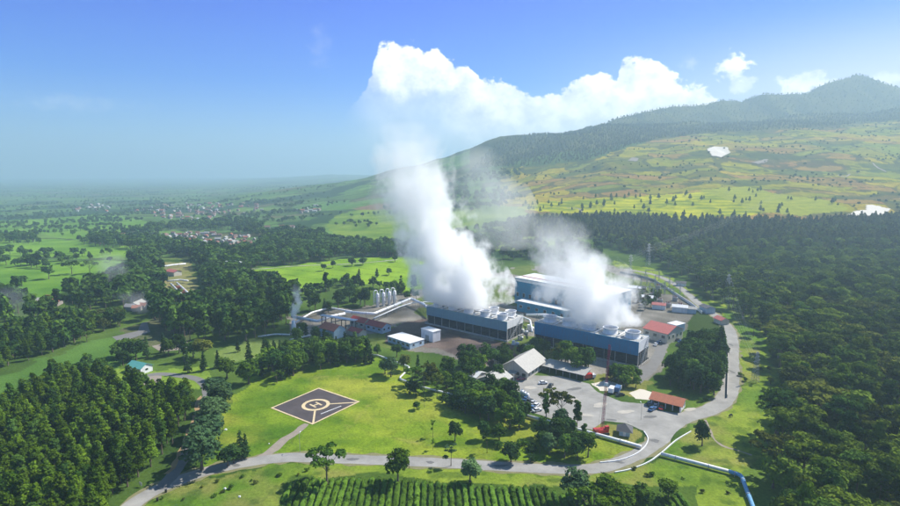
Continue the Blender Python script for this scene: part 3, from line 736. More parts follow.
# ================================================================== trees
def cards(P, Nn, size, rng, flat=.35):
    """leaf clumps: small pointed quads turned roughly outwards"""
    n = len(P)
    Nn = Nn + rng.normal(0, flat+.12, (n, 3)); Nn /= np.linalg.norm(Nn, axis=1)[:, None]+1e-9
    r = rng.normal(0, 1, (n, 3)); a = np.cross(Nn, r); a /= np.linalg.norm(a, axis=1)[:, None]+1e-9; b = np.cross(Nn, a)
    s = size*(.6+.8*rng.random(n))[:, None]
    v = np.stack([P-a*s, P+b*s*.62+Nn*s*.12, P+a*s, P-b*s*.62+Nn*s*.12], 1).reshape(-1, 3)
    q = np.arange(4*n).reshape(-1, 4)
    return v, q
def lobe_points(lobes, n, rng, shell=.35):
    """points through the outer part of each lobe, more on big ones"""
    w = np.array([l[3]**2 for l in lobes]); w /= w.sum()
    idx = rng.choice(len(lobes), n, p=w); L = np.array([[l[0], l[1], l[2], l[3], l[4]] for l in lobes])[idx]
    d = rng.normal(0, 1, (n, 3)); d /= np.linalg.norm(d, axis=1)[:, None]; d[:, 2] = np.where(d[:, 2] < -.35, -d[:, 2], d[:, 2])
    rad = (1-shell*rng.random(n)**1.5)[:, None]
    lump = (1+.22*np.sin(d[:, 0]*5+L[:, 0]*3)*np.sin(d[:, 1]*5+L[:, 1])*1.0)[:, None]
    P = L[:, :3] + d*rad*lump*np.stack([L[:, 3], L[:, 3], L[:, 3]*L[:, 4]], 1)
    return P, d
def crown_mesh(kind, seed, n, size, mat):
    rng = np.random.default_rng(seed); rd = random.Random(seed); lobes = []
    if kind == 'broad':          # H 10, rounded, lumpy
        for i in range(16):
            z = rd.uniform(3.2, 8.6); R0 = 3.6*math.sqrt(max(.05, 1-((z-5.4)/4.2)**2))
            q = rd.uniform(0, 6.28); r = R0*rd.uniform(.35, .95)*.75
            lobes.append((r*math.cos(q), r*math.sin(q), z, rd.uniform(1.1, 1.9), .85))
        lobes.append((0, 0, 5.5, 2.6, 1.0))
    elif kind == 'pine':         # H 14, ragged cone of soft boughs
        for i in range(26):
            t = (i+rd.random())/26; z = 4.0+t*9.6; R0 = 2.7*(1-t)**.7+.35
            q = i*2.4+rd.uniform(-.5, .5); r = R0*rd.uniform(.35, .85)
            lobes.append((r*math.cos(q), r*math.sin(q), z, .75+1.0*(1-t)*rd.uniform(.7, 1.1), .8))
    elif kind == 'umbrella':     # H 15, bare trunk, stacked flat boughs with a domed top
        for i in range(20):
            t = rd.random()**.7; z = 7.8+t*6.0; R0 = 4.4*math.sqrt(max(.03, 1-((t-.25)/.85)**2))
            q = i*2.4+rd.uniform(-.4, .4); r = R0*rd.uniform(.2, .95)
            lobes.append((r*math.cos(q), r*math.sin(q), z, rd.uniform(1.1, 1.9), .5))
        lobes.append((0, 0, 11.5, 2.2, .7))
    elif kind == 'tall':         # H 18, tall irregular forest tree with high crown in tiers
        for i in range(22):
            t = (i+rd.random())/22; z = 6.0+t*11; R0 = (2.9-1.5*abs(t-.45)*1.4)*(1-.35*t)
            q = rd.uniform(0, 6.28); r = R0*rd.uniform(.2, .9)
            lobes.append((r*math.cos(q), r*math.sin(q), z, rd.uniform(.9, 1.7), .75))
    elif kind == 'conifer':      # H 11 narrow spire
        for i in range(22):
            t = i/22; z = 1.0+t*9.6; R0 = 1.9*(1-t)+.12
            q = i*2.4; r = R0*.55
            lobes.append((r*math.cos(q), r*math.sin(q), z, .35+.75*(1-t), .8))
    elif kind == 'sparse':       # H 11 thin tree, see-through tufts
        for i in range(9):
            z = rd.uniform(4.5, 10.3); q = rd.uniform(0, 6.28); r = rd.uniform(.3, 2.3)
            lobes.append((r*math.cos(q), r*math.sin(q), z, rd.uniform(.6, 1.1), .6))
    elif kind == 'spread':       # H 10 flat spreading crown with gaps
        for i in range(17):
            q = rd.uniform(0, 6.28); r = 4.6*math.sqrt(rd.random()); z = 8.6-.07*r*r+rd.uniform(-1.2, .5)
            lobes.append((r*math.cos(q), r*math.sin(q), z, rd.uniform(.8, 1.4), .5))
    elif kind == 'bush':         # H 2.5
        for i in range(9):
            q = rd.uniform(0, 6.28); r = 1.3*math.sqrt(rd.random())
            lobes.append((r*math.cos(q), r*math.sin(q), rd.uniform(.6, 1.6), rd.uniform(.55, .95), .9))
    P, d = lobe_points(lobes, n, rng, .5 if kind in ('sparse', 'pine') else .35)
    if kind == 'bush': P[:, 2] = np.abs(P[:, 2])
    d[:, 2] += .35
    v, q = cards(P, d, size, rng)
    return np_mesh(kind+' crown', v, q, [mat]), lobes
def trunk_mesh(kind, lobes, H, r0, mat, seed):
    rd = random.Random(seed); m = MB(); lean = (rd.uniform(-.3, .3), rd.uniform(-.3, .3)); k = 7
    axis = [Vector((lean[0]*(i/k)**2, lean[1]*(i/k)**2, H*i/k)) for i in range(k+1)]
    rad = [r0*(1.35 if i == 0 else 1)*(1-.85*i/k) for i in range(k+1)]
    m.tube([axis[0]-Vector((0, 0, .4))]+axis, [rad[0]]+rad, 7)
    if kind not in ('bush',):
        for l in sorted(lobes, key=lambda l: -l[3])[:9 if kind != 'sparse' else 9]:
            zb = max(H*.22, l[2]-math.hypot(l[0], l[1])*.8-.6); b = Vector((lean[0]*(zb/H)**2, lean[1]*(zb/H)**2, zb))
            e = Vector((l[0], l[1], l[2])); mid = (b+e)/2+Vector((0, 0, .25))
            rr = r0*.38*(1-.4*zb/H); m.tube([b, mid, e], [rr, rr*.7, rr*.25], 5, caps=False)
    return m.build('trunk', mat)
KIND = {   # height at scale 1, trunk radius, trunk height, cards near/far, size near/far
 'broad': (10, .28, 7.5, 1500, 240, .42, 1.0), 'pine': (14, .24, 12.5, 2300, 300, .33, .9), 'umbrella': (15, .27, 12.5, 2500, 340, .37, 1.05),
 'tall': (18, .3, 16, 1700, 280, .45, 1.15), 'conifer': (11, .2, 10, 1100, 180, .30, .7), 'sparse': (11, .14, 9.8, 420, 90, .32, .7),
 'spread': (10, .25, 7.6, 1300, 220, .36, .8), 'bush': (2.5, .08, 1.2, 420, 80, .24, .5)}
_cache = {}
def tree_meshes(kind, leaf, far, var, barkm='bark'):
    key = (kind, leaf, far, var, barkm)
    if key not in _cache:
        H, r0, th, n0, n1, s0, s1 = KIND[kind]; sd = hash((kind, var)) if False else sum(map(ord, kind))*10+var
        cm, lobes = crown_mesh(kind, sd, n1 if far else n0, s1 if far else s0, M[leaf])
        t = trunk_mesh(kind, lobes, th, r0, M[barkm], sd); tm = t.data; bpy.data.objects.remove(t)
        _cache[key] = (cm, tm)
    return _cache[key]
TREES = []     # footprints, to keep the crowns apart
def tree(loc, kind, leaf, h, name, label, cat, group=None, rz=None, far=False, var=None, wide=1.0, barkm='bark', rd=random):
    cm, tm = tree_meshes(kind, leaf, far, rd.randrange(6 if not far else 4) if var is None else var, barkm)
    s = h/KIND[kind][0]
    r = empty(name, loc, rd.uniform(0, 6.28) if rz is None else rz, label, cat, group); r.scale = (s*wide, s*wide, s)
    a = bpy.data.objects.new('trunk', tm); C.objects.link(a); a.parent = r
    b = bpy.data.objects.new('crown', cm); C.objects.link(b); b.parent = r
    return r
# no trees on roads, buildings and yards (photo pixels of ground points)
def road_mask_pts():
    out = []
    for pts, w in ((MAIN, 5.0), (NORTH, 4.6), (SIDE, 3.4)):
        for p in smooth_path(gps(pts), 2.0): out.append((p.x, p.y, w))
    return np.array(out)
ROADP = road_mask_pts()
def off_road(x, y, extra=0): return bool(np.all(np.hypot(ROADP[:, 0]-x, ROADP[:, 1]-y) > ROADP[:, 2]+extra))
def scatter(poly, sp, seed, jit=.42, keep=1.0, holes=(), edge=None):
    """jittered planting over the piece of ground that the outline encloses"""
    rd = random.Random(seed)
    W = [gp(*p) if p[1] > 178 or p[0] > 430 else gp(p[0], 190) for p in poly]
    x0, x1 = min(p.x for p in W), max(p.x for p in W); y0, y1 = min(p.y for p in W), max(p.y for p in W)
    gx = np.arange(x0, x1, sp); gy = np.arange(y0, y1, sp*.9)
    X, Y = np.meshgrid(gx, gy); X[1::2] += sp/2
    rng = np.random.default_rng(seed); X = X+rng.uniform(-jit, jit, X.shape)*sp; Y = Y+rng.uniform(-jit, jit, Y.shape)*sp
    X = X.ravel(); Y = Y.ravel(); Z = hgt(X, Y); PX, PY = proj(X, Y, Z)
    m = inpoly(PX, PY, poly)
    for h in holes: m &= ~inpoly(PX, PY, h)
    m &= rng.random(len(X)) < keep
    X, Y, Z, PX, PY = (a[m] for a in (X, Y, Z, PX, PY))
    o = np.argsort(Y)
    return np.stack([X, Y, Z, PX, PY], 1)[o]

far_pts = []      # (x, y, z, height, kind index): trees beyond the counted ones

def stand(pts, name, label, cat, group, kinds, hr, seed, limit=300, dist_far=330, stuff_kind=0, extra=0, wide=1.0):
    """the nearest LIMIT as trees of their own, the rest of the stand goes to the far mass"""
    rd = random.Random(seed); n = 0
    for x, y, z, px, py in pts:
        h = rd.uniform(*hr)
        if y < 640 and not off_road(x, y, extra): continue
        vis = -25 < px < 925
        if n < limit and vis:
            k, leaf = rd.choice(kinds)
            tree((x, y, z), k, leaf, h, name, label, cat, group, far=y > dist_far, wide=wide*rd.uniform(.88, 1.15), rd=rd); n += 1
        else: far_pts.append((x, y, z, h, stuff_kind))
    return n
PINE = [(-150, 480), (0, 424), (50, 389), (75, 382), (105, 392), (150, 401), (188, 403), (187, 420), (168, 455), (146, 477), (122, 503), (100, 560), (-170, 590)]
stand(scatter(PINE, 5.0, 11, .36), 'pine_tree', 'dark green pine packed among others in the plantation at the lower left', 'pine tree', 'pines of the lower left plantation',
      [('pine', 'leaf_pine')]*5+[('tall', 'leaf_pine'), ('pine', 'leaf_broad'), ('tall', 'leaf_wood')], (10.5, 15.5), 1, 300, 400, 0)
FOREST = [(612, 248), (648, 256), (690, 282), (712, 300), (748, 322), (776, 345), (778, 365), (786, 392), (776, 425), (757, 448), (762, 480), (769, 545), (780, 640), (1050, 640), (1050, 236), (900, 232), (600, 236)]
fp = scatter(FOREST, 8.0, 12, .48, .92)
nearF = fp[(fp[:, 1] < 430)]; farF = fp[fp[:, 1] >= 430]
# the inside of the wood thins towards its grassy left edge
keepm = np.random.default_rng(5).random(len(nearF)) < np.clip(.55+(nearF[:, 3]-745)/70, .5, 1)
nearF = nearF[keepm]
stand(nearF, 'forest_tree', 'big dark tree with a domed crown in the forest right of the winding road', 'tree', 'trees of the forest on the right',
      [('umbrella', 'leaf_forest')]*4+[('tall', 'leaf_forest'), ('tall', 'leaf_wood'), ('broad', 'leaf_forest'), ('spread', 'leaf_olive'), ('pine', 'leaf_pine'), ('umbrella', 'leaf_wood')], (11, 21), 2, 300, 360, 1, wide=1.08)
for x, y, z, px, py in farF:
    if off_road(x, y, 3): far_pts.append((x, y, z, random.uniform(11, 18), 3 if random.random() < (py < 262)*.5+(py < 248)*.4 else 1))
PLOT = dict(
 woods=[(185, 302), (196, 286), (235, 283), (262, 285), (292, 296), (300, 306), (290, 318), (284, 330), (240, 343), (195, 345), (168, 335), (150, 318), (160, 306)],
 woods_left=[(-30, 305), (40, 296), (85, 292), (132, 280), (158, 300), (160, 312), (130, 313), (95, 316), (55, 328), (-30, 326)],
 band_left=[(-60, 356), (0, 336), (85, 318), (100, 326), (96, 335), (62, 350), (0, 371), (-60, 395)],
)
holesW = [[(155, 258), (192, 258), (214, 308), (172, 312)], [(158, 230), (225, 232), (262, 237), (260, 250), (235, 253), (170, 246)], [(262, 224), (318, 223), (320, 233), (262, 233)], [(128, 304), (150, 304), (152, 318), (128, 318)], [(30, 296), (62, 294), (62, 312), (32, 316)]]
wp = np.concatenate([scatter(PLOT['woods'], 8.2, 13, .45, .92, holesW), scatter(PLOT['woods_left'], 10, 14, .45, .75, holesW), ])
wp = wp[np.argsort(wp[:, 1])]
stand(wp, 'woodland_tree', 'dark tree standing in the mixed woodland left of the power plant', 'tree', 'trees of the woodland left of the plant',
      [('tall', 'leaf_wood'), ('broad', 'leaf_wood'), ('pine', 'leaf_wood'), ('umbrella', 'leaf_wood')], (13, 20), 3, 230, 300, 2)
stand(scatter(PLOT['band_left'], 6.5, 15, .4, .9), 'plantation_tree', 'dark tree in the dense plantation strip at the left edge above the green track', 'tree', 'trees of the strip at the left edge',
      [('pine', 'leaf_pine'), ('broad', 'leaf_wood')], (9, 13), 4, 220, 300, 0)
# ---- trees one can tell apart, with a label each: (px, py of the foot, height m, kind, leaf, label, name)
ONE = [
 (327, 484, 13.5, 'spread', 'leaf_broad', 'flat topped spreading tree beside the road below the helipad', 'spreading_tree', 1.05, 1),
 (398, 484, 12.5, 'broad', 'leaf_broad', 'round dense tree beside the road at the head of the tea rows', 'round_tree', 1.0, 2),
 (702, 446, 9.5, 'broad', 'leaf_dark', 'lone dark tree on the grass slope beside the fork of the road', 'round_tree', .95, 3),
 (455, 441, 8.6, 'broad', 'leaf_dark', 'small round tree standing alone on the lawn left of the tree clump', 'round_tree', .9, 4),
 (433, 437, 7.5, 'sparse', 'leaf_broad', 'thin tree with one small tuft on the lawn beside the round tree', 'thin_tree', .8, 1),
 (433, 450, 5.0, 'sparse', 'leaf_broad', 'short scrubby sapling near the road on the lawn', 'sapling', .9, 2),
 (487, 453, 9, 'sparse', 'leaf_broad', 'slender sparse tree above the road below the big clump', 'thin_tree', .9, 3),
 (511, 462, 7.5, 'broad', 'leaf_dark', 'low dense dark tree touching the upper edge of the road', 'low_tree', 1.3, 4),
 (451, 466, 8.5, 'sparse', 'leaf_blue', 'light see-through tree hanging over the road in the middle', 'thin_tree', 1.3, 5),
 (470, 482, 8, 'broad', 'leaf_blue', 'wide pale bush-like tree between the road and the tea rows', 'low_tree', 1.35, 5),
 (277, 383, 6.5, 'spread', 'leaf_broad', 'small flat topped tree at the upper edge of the lawn near the helipad', 'small_tree', 1.0, 2),
 (241, 460, 11.5, 'conifer', 'leaf_dark', 'pointed dark conifer at the lower left corner of the lawn, taller of two', 'conifer', 1.0, 1),
 (246, 458, 9.5, 'conifer', 'leaf_dark', 'shorter pointed conifer at the right of the taller one', 'conifer', 1.1, 2),
 (228, 466, 8.5, 'broad', 'leaf_dark', 'dark round tree between the avenue and the pointed conifers', 'round_tree', 1.1, 1),
 (234, 463, 7.5, 'broad', 'leaf_dark', 'small dark tree tucked against the conifers', 'round_tree', 1.0, 5),
 (202, 470, 15, 'broad', 'leaf_blue', 'largest bluish avenue tree at the foot of the side road', 'avenue_tree', 1.32, 0),
 (208, 452, 14, 'broad', 'leaf_blue', 'second bluish tree up the avenue beside the lawn', 'avenue_tree', 1.32, 2),
 (212, 436, 13, 'broad', 'leaf_blue', 'third bluish tree up the avenue beside the lawn', 'avenue_tree', 1.32, 3),
 (214, 423, 12.5, 'broad', 'leaf_blue', 'fourth bluish tree up the avenue', 'avenue_tree', 1.32, 4),
 (219, 411, 12.5, 'broad', 'leaf_blue', 'fifth bluish tree up the avenue', 'avenue_tree', 1.32, 5),
 (217, 400, 12, 'broad', 'leaf_blue', 'topmost bluish tree of the avenue', 'avenue_tree', 1.32, 1),
 (249, 384, 12, 'broad', 'leaf_broad', 'big rounded green tree at the upper left corner of the lawn', 'round_tree', 1.35, 3),
 (227, 378, 11, 'broad', 'leaf_broad', 'light green tree at the lawn corner beside the big rounded tree', 'round_tree', 1.2, 4),
 (203, 360, 13, 'broad', 'leaf_olive', 'olive tree behind the little lawn of the turquoise roofed house', 'round_tree', 1.2, 2),
 (249, 362, 13, 'conifer', 'leaf_dark', 'dark spire conifer behind the rounded tree at the lawn corner', 'conifer', 1.0, 3),
 (188, 373, 12, 'conifer', 'leaf_dark', 'dark pointed conifer right of the small lawn at the left', 'conifer', 1.0, 4),
 (204, 371, 11, 'conifer', 'leaf_dark', 'dark pointed conifer above the side road', 'conifer', 1.1, 5),
 (218, 368, 10, 'conifer', 'leaf_dark', 'dark conifer left of the light green tree', 'conifer', 1.1, 1),
 (264, 358, 12, 'conifer', 'leaf_dark', 'dark spire in the strip of grass below the woodland', 'conifer', 1.0, 2),
 (238, 352, 9, 'conifer', 'leaf_dark', 'small dark conifer on the open strip below the woodland', 'conifer', .9, 0),
 (105, 381, 8, 'broad', 'leaf_lime', 'bright yellow green tree at the rim of the pine plantation', 'round_tree', 1.2, 2),
 (88, 370, 8, 'broad', 'leaf_dark', 'dark round tree above the pine plantation at the left', 'round_tree', 1.2, 3),
 (118, 359, 9, 'broad', 'leaf_wood', 'dark tree left of the turquoise roofed house', 'round_tree', 1.2, 4),
 (87, 342, 7, 'spread', 'leaf_wood', 'low dark tree on the light green track at the left', 'small_tree', 1.1, 1),
 (391, 377, 10.5, 'broad', 'leaf_blue', 'tree at the kink of the white pipe at the upper right of the lawn', 'round_tree', 1.05, 0),
 (385, 374, 9, 'broad', 'leaf_dark', 'darker tree just left of the tree at the pipe kink', 'round_tree', 1.0, 1),
 (424, 392, 14, 'sparse', 'leaf_olive', 'tall sparse olive tree rising beside the white pipe', 'thin_tree', 1.1, 0),
 (413, 386, 10, 'spread', 'leaf_broad', 'spreading tree inside the bend of the white pipe', 'spreading_tree', .9, 3),
 (418, 377, 12, 'conifer', 'leaf_dark', 'thin dark conifer inside the bend of the white pipe', 'conifer', .9, 5),
 (404, 371, 9, 'broad', 'leaf_olive', 'olive tree at the upper side of the pipe bend', 'round_tree', 1.1, 5),
 (437, 392, 9.5, 'broad', 'leaf_lime', 'light green tree left of the big clump on the lawn', 'round_tree', 1.1, 2),
 (447, 388, 8, 'broad', 'leaf_broad', 'middle sized tree above the light green tree', 'round_tree', 1.1, 3),
 (498, 382, 9, 'broad', 'leaf_wood', 'tree in front of the grey roofed annex of the office', 'round_tree', 1.0, 3),
 (546, 420, 15, 'sparse', 'leaf_olive', 'tall thin tree at the left of three at the front edge of the yard', 'tall_thin_tree', 1.2, 1),
 (546, 423, 13, 'tall', 'leaf_broad', 'narrow leafy tree under the left one of three tall thin trees', 'tall_tree', .8, 1),
 (561, 421, 13, 'spread', 'leaf_olive', 'middle tree of three at the front edge of the yard, with an airy dome', 'tall_thin_tree', .95, 4),
 (577, 431, 13, 'tall', 'leaf_wood', 'rightmost tree of three at the front edge of the yard', 'tall_tree', .95, 2),
 (668, 500, 7.5, 'broad', 'leaf_broad', 'low dark tree at the bottom edge below the curve of the road', 'low_tree', 1.3, 2),
 (641, 510, 8, 'broad', 'leaf_wood', 'wide dark tree at the bottom of the picture right of the tea rows', 'low_tree', 1.5, 3),
 (612, 514, 12, 'broad', 'leaf_broad', 'big leafy tree at the bottom edge below the road bend', 'round_tree', 1.3, 0),
 (577, 506, 12, 'broad', 'leaf_blue', 'big airy tree at the bottom edge left of the other big one', 'round_tree', 1.2, 4),
 (593, 520, 11, 'spread', 'leaf_broad', 'dark spreading tree cut by the bottom edge between two big trees', 'spreading_tree', 1.2, 2),
 (22, 286, 11, 'broad', 'leaf_wood', 'single round tree on the green field at the far left edge', 'field_tree', 1.1, 1),
 (49, 279, 14, 'broad', 'leaf_wood', 'single tall round tree standing on the bright field at the left', 'field_tree', 1.1, 2),
 (72, 274, 14, 'spread', 'leaf_wood', 'wide dark tree on the field right of the tall round one', 'field_tree', 1.2, 3),
 (90, 274, 14, 'spread', 'leaf_wood', 'second wide dark tree on the upper left field', 'field_tree', 1.2, 4),
 (267, 279, 9, 'broad', 'leaf_dark', 'round dark tree at the left end of the bright mid field', 'field_tree', 1.3, 1),
 (324, 271, 8, 'broad', 'leaf_dark', 'round tree in the middle of the bright mid field', 'field_tree', 1.2, 2),
 (333, 268, 8, 'broad', 'leaf_dark', 'round tree right of the middle one on the bright mid field', 'field_tree', 1.2, 3),
 (352, 266, 9, 'broad', 'leaf_dark', 'wider tree by the track across the mid field', 'field_tree', 1.3, 4),
 (363, 265, 10, 'broad', 'leaf_dark', 'widest round tree on the track across the mid field', 'field_tree', 1.4, 5),
 (359, 276, 8, 'conifer', 'leaf_dark', 'small pointed tree on the bright mid field', 'field_tree', 1.3, 1),
 (377, 277, 9, 'conifer', 'leaf_dark', 'larger pointed tree on the right of the bright mid field', 'field_tree', 1.5, 2),
 (389, 275, 7, 'broad', 'leaf_dark', 'low round tree near the right end of the mid field', 'field_tree', 1.3, 0),
 (395, 262, 8, 'broad', 'leaf_dark', 'small tree beside the track where it meets the steam', 'field_tree', 1.3, 2),
 (326, 292, 17, 'tall', 'leaf_wood', 'tall dark tree poking up left of the white separator tanks', 'tall_tree', .9, 1),
 (414, 293, 16, 'tall', 'leaf_dark', 'tall dark tree behind the left cooling tower', 'tall_tree', 1.0, 2),
 (401, 291, 14, 'conifer', 'leaf_dark', 'dark conifer right of the white separator tanks', 'conifer', 1.3, 3),
]
for i, (px, py, h, k, leaf, lab, nm, wd, vr) in enumerate(ONE):
    p = gp(px, py); cat = 'conifer' if nm == 'conifer' else 'tree'
    tree(p, k, leaf, h, nm, lab, cat, rz=i*1.3, far=p.y > 420, var=vr % (4 if p.y > 420 else 6), wide=wd)
# ---- clumps
def clump(poly, sp, seed, name, label, group, kinds, hr, keep=.95, holes=(), wide=1.0, extra=-1):
    rd = random.Random(seed)
    for x, y, z, px, py in scatter(poly, sp, seed, .42, keep, holes):
        if y < 600 and not off_road(x, y, extra): continue
        k, leaf = rd.choice(kinds)
        tree((x, y, z), k, leaf, rd.uniform(*hr), name, label, 'bush' if k == 'bush' else 'tree', group, far=y > 420, wide=wide*rd.uniform(.9, 1.2), rd=rd)
MIX = [('broad', 'leaf_broad'), ('broad', 'leaf_wood'), ('tall', 'leaf_wood'), ('conifer', 'leaf_dark'), ('broad', 'leaf_dark')]
clump([(258, 379), (262, 358), (290, 352), (330, 349), (360, 350), (382, 360), (372, 366), (345, 364), (325, 369), (300, 376), (268, 383)], 5.2, 41, 'belt_tree', 'tree in the dense belt along the upper edge of the helipad lawn', 'trees of the belt above the lawn', MIX+[('conifer', 'leaf_dark')], (8, 14))
clump([(285, 350), (300, 338), (318, 342), (345, 342), (372, 349), (360, 352), (320, 352), (300, 352)], 7.5, 42, 'belt_tree', 'tree between the helipad lawn and the red roofed sheds', 'trees below the red roofed sheds', MIX, (6, 10), .95)
clump([(455, 396), (470, 391), (497, 395), (518, 407), (528, 420), (526, 431), (505, 431), (480, 423), (460, 415)], 5.2, 43, 'clump_tree', 'tree in the thick dark clump on the lawn below the office roofs', 'trees of the clump below the office', [('broad', 'leaf_wood'), ('broad', 'leaf_dark'), ('broad', 'leaf_broad')], (8, 12))
clump([(404, 391), (430, 394), (455, 403), (455, 412), (430, 404), (410, 398)], 6.5, 44, 'clump_tree', 'tree on the lawn just below the white pipe', 'trees below the white pipe', [('broad', 'leaf_broad'), ('sparse', 'leaf_broad'), ('broad', 'leaf_wood'), ('bush', 'leaf_dark')], (4, 9), .95)
clump([(540, 437), (560, 430), (588, 441), (588, 460), (548, 464), (539, 455)], 5.0, 45, 'clump_tree', 'tree in the clump between the road and the white pipe below the yard', 'trees of the clump below the yard', [('broad', 'leaf_wood'), ('broad', 'leaf_blue'), ('broad', 'leaf_dark'), ('tall', 'leaf_wood')], (7, 11))
clump([(478, 435), (500, 440), (540, 446), (540, 452), (515, 452), (490, 446)], 6.0, 46, 'bush', 'bush in the loose line on the lawn above the road', 'bushes above the road', [('bush', 'leaf_dark'), ('bush', 'leaf_broad')], (2, 4), .8)
clump([(497, 452), (545, 462), (545, 467), (500, 462)], 4, 47, 'bush', 'low dark bush at the upper edge of the road', 'bushes at the road edge', [('bush', 'leaf_dark')], (2.5, 4), .9)
clump([(457, 366), (470, 360), (480, 366), (482, 378), (470, 382), (459, 378)], 5.2, 48, 'yard_tree', 'bushy tree in front of the left cooling tower', 'trees in front of the left tower', [('broad', 'leaf_broad'), ('broad', 'leaf_wood')], (9, 13))
clump([(484, 360), (500, 356), (512, 362), (510, 372), (492, 370)], 5.5, 49, 'yard_tree', 'tree between the left cooling tower and the office hall', 'trees behind the office hall', [('broad', 'leaf_wood'), ('broad', 'leaf_dark')], (8, 12))
clump([(512, 356), (535, 350), (546, 356), (528, 362)], 6, 50, 'yard_tree', 'tree in the gap between the two cooling towers', 'trees between the towers', [('broad', 'leaf_dark'), ('broad', 'leaf_wood')], (7, 11))
clump([(548, 362), (562, 362), (592, 370), (597, 376), (578, 373), (550, 366)], 4.6, 51, 'yard_tree', 'tree in front of the blue wall of the right cooling tower', 'trees in front of the right tower', [('broad', 'leaf_broad'), ('broad', 'leaf_wood'), ('sparse', 'leaf_olive')], (8, 14))
clump([(604, 378), (625, 374), (642, 382), (638, 390), (618, 386), (603, 383)], 4.2, 52, 'yard_tree', 'small tree on the bank at the foot of the right cooling tower', 'trees at the foot of the right tower', [('broad', 'leaf_wood'), ('broad', 'leaf_broad')], (6, 10))
clump([(664, 386), (672, 370), (690, 348), (722, 342), (726, 366), (725, 394), (705, 397), (680, 394)], 5.0, 53, 'grove_tree', 'dark tree of the grove between the power plant and the road', 'trees of the grove beside the road', [('pine', 'leaf_wood'), ('broad', 'leaf_wood'), ('conifer', 'leaf_dark'), ('broad', 'leaf_dark')], (8, 14))
clump([(700, 396), (722, 396), (727, 402), (708, 408), (690, 408)], 5, 54, 'bush', 'bush on the bank below the grove', 'bushes below the grove', [('bush', 'leaf_broad')], (1.5, 3), .5)
clump([(628, 300), (655, 292), (670, 300), (662, 308), (640, 312)], 8, 55, 'yard_tree', 'tree among the switchyard gear behind the red roofed store', 'trees in the switchyard', [('broad', 'leaf_wood'), ('broad', 'leaf_olive')], (5, 8), .7)
clump([(105, 372), (120, 354), (160, 352), (200, 352), (200, 362), (150, 361), (125, 368)], 8, 56, 'belt_tree', 'tree in the row behind the turquoise roofed house', 'trees behind the turquoise roof', MIX, (9, 13), .85)
clump([(62, 384), (80, 370), (105, 374), (100, 384), (75, 386)], 6, 57, 'belt_tree', 'tree between the plantation and the light green track', 'trees above the plantation', MIX[:3], (8, 11), .9)
clump([(96, 322), (118, 318), (125, 326), (112, 334), (98, 332)], 8, 58, 'belt_tree', 'olive tree left of the small dark yard', 'trees left of the small yard', [('broad', 'leaf_olive'), ('broad', 'leaf_wood')], (9, 13), .9)
clump([(298, 312), (318, 308), (345, 302), (372, 300), (372, 306), (330, 314), (302, 318)], 8.5, 59, 'yard_tree', 'tree behind the pipes at the left of the plant', 'trees behind the left pipes', MIX, (8, 15), .85)
clump([(300, 330), (315, 338), (300, 344), (288, 338)], 6, 60, 'yard_tree', 'tree beside the small steaming stack', 'trees beside the steaming stack', MIX, (5, 9), .8)
clump([(770, 345), (778, 372), (790, 395), (778, 420), (762, 440), (756, 446), (760, 470), (764, 500), (752, 506), (742, 470), (752, 440), (765, 420), (772, 395), (765, 360)], 6.5, 61, 'bush', 'dark bush at the shady left edge of the forest', 'bushes at the forest edge', [('bush', 'leaf_forest'), ('broad', 'leaf_forest')], (2.5, 5), .55)
clump([(735, 300), (760, 330), (770, 345), (762, 350), (740, 322), (722, 300)], 12, 62, 'slope_tree', 'tree standing free on the grass between road and forest', 'trees free on the grass by the forest', [('umbrella', 'leaf_forest'), ('tall', 'leaf_forest')], (11, 16), .55)
clump([(737, 350), (760, 360), (765, 400), (745, 430), (720, 430), (735, 400)], 8, 63, 'bush', 'small bush on the rough grass strip right of the road', 'bushes right of the road', [('bush', 'leaf_forest'), ('bush', 'leaf_broad')], (1.0, 2.6), .45)
clump([(150, 503), (190, 487), (270, 472), (330, 470), (330, 474), (270, 484), (200, 500), (150, 512)], 4.2, 64, 'bush', 'low bush on the verge below the main road', 'bushes on the verge', [('bush', 'leaf_broad'), ('bush', 'leaf_olive')], (.7, 1.5), .5)
clump([(600, 476), (660, 464), (735, 478), (745, 506), (690, 506), (640, 480)], 5.5, 65, 'bush', 'low bush on the rough slope beside the pipeline', 'bushes beside the pipeline', [('bush', 'leaf_broad'), ('bush', 'leaf_olive')], (.7, 1.8), .4)
clump([(425, 372), (445, 368), (462, 380), (458, 394), (440, 390), (424, 386)], 6.5, 70, 'yard_tree', 'tree between the white pipe and the office roofs', 'trees left of the office roofs', [('broad', 'leaf_broad'), ('broad', 'leaf_wood'), ('broad', 'leaf_olive'), ('conifer', 'leaf_dark')], (6, 11), .8)
clump([(372, 352), (395, 356), (410, 362), (396, 364), (378, 360)], 6.5, 71, 'belt_tree', 'tree by the thin white pipe below the pale blue shed', 'trees by the thin white pipe', [('broad', 'leaf_broad'), ('broad', 'leaf_dark'), ('conifer', 'leaf_dark')], (6, 10), .8)
clump([(468, 428), (500, 436), (540, 441), (538, 452), (505, 450), (472, 440)], 8.5, 72, 'lawn_tree', 'small tree of the loose group between the dark clump and the road', 'loose trees above the road', [('broad', 'leaf_broad'), ('sparse', 'leaf_broad'), ('broad', 'leaf_wood')], (5, 9), .8)
clump([(400, 398), (432, 402), (440, 415), (420, 418), (405, 408)], 9, 73, 'lawn_tree', 'small tree scattered on the lawn right of the helipad', 'scattered lawn trees', [('sparse', 'leaf_broad'), ('broad', 'leaf_broad')], (4, 8), .6)
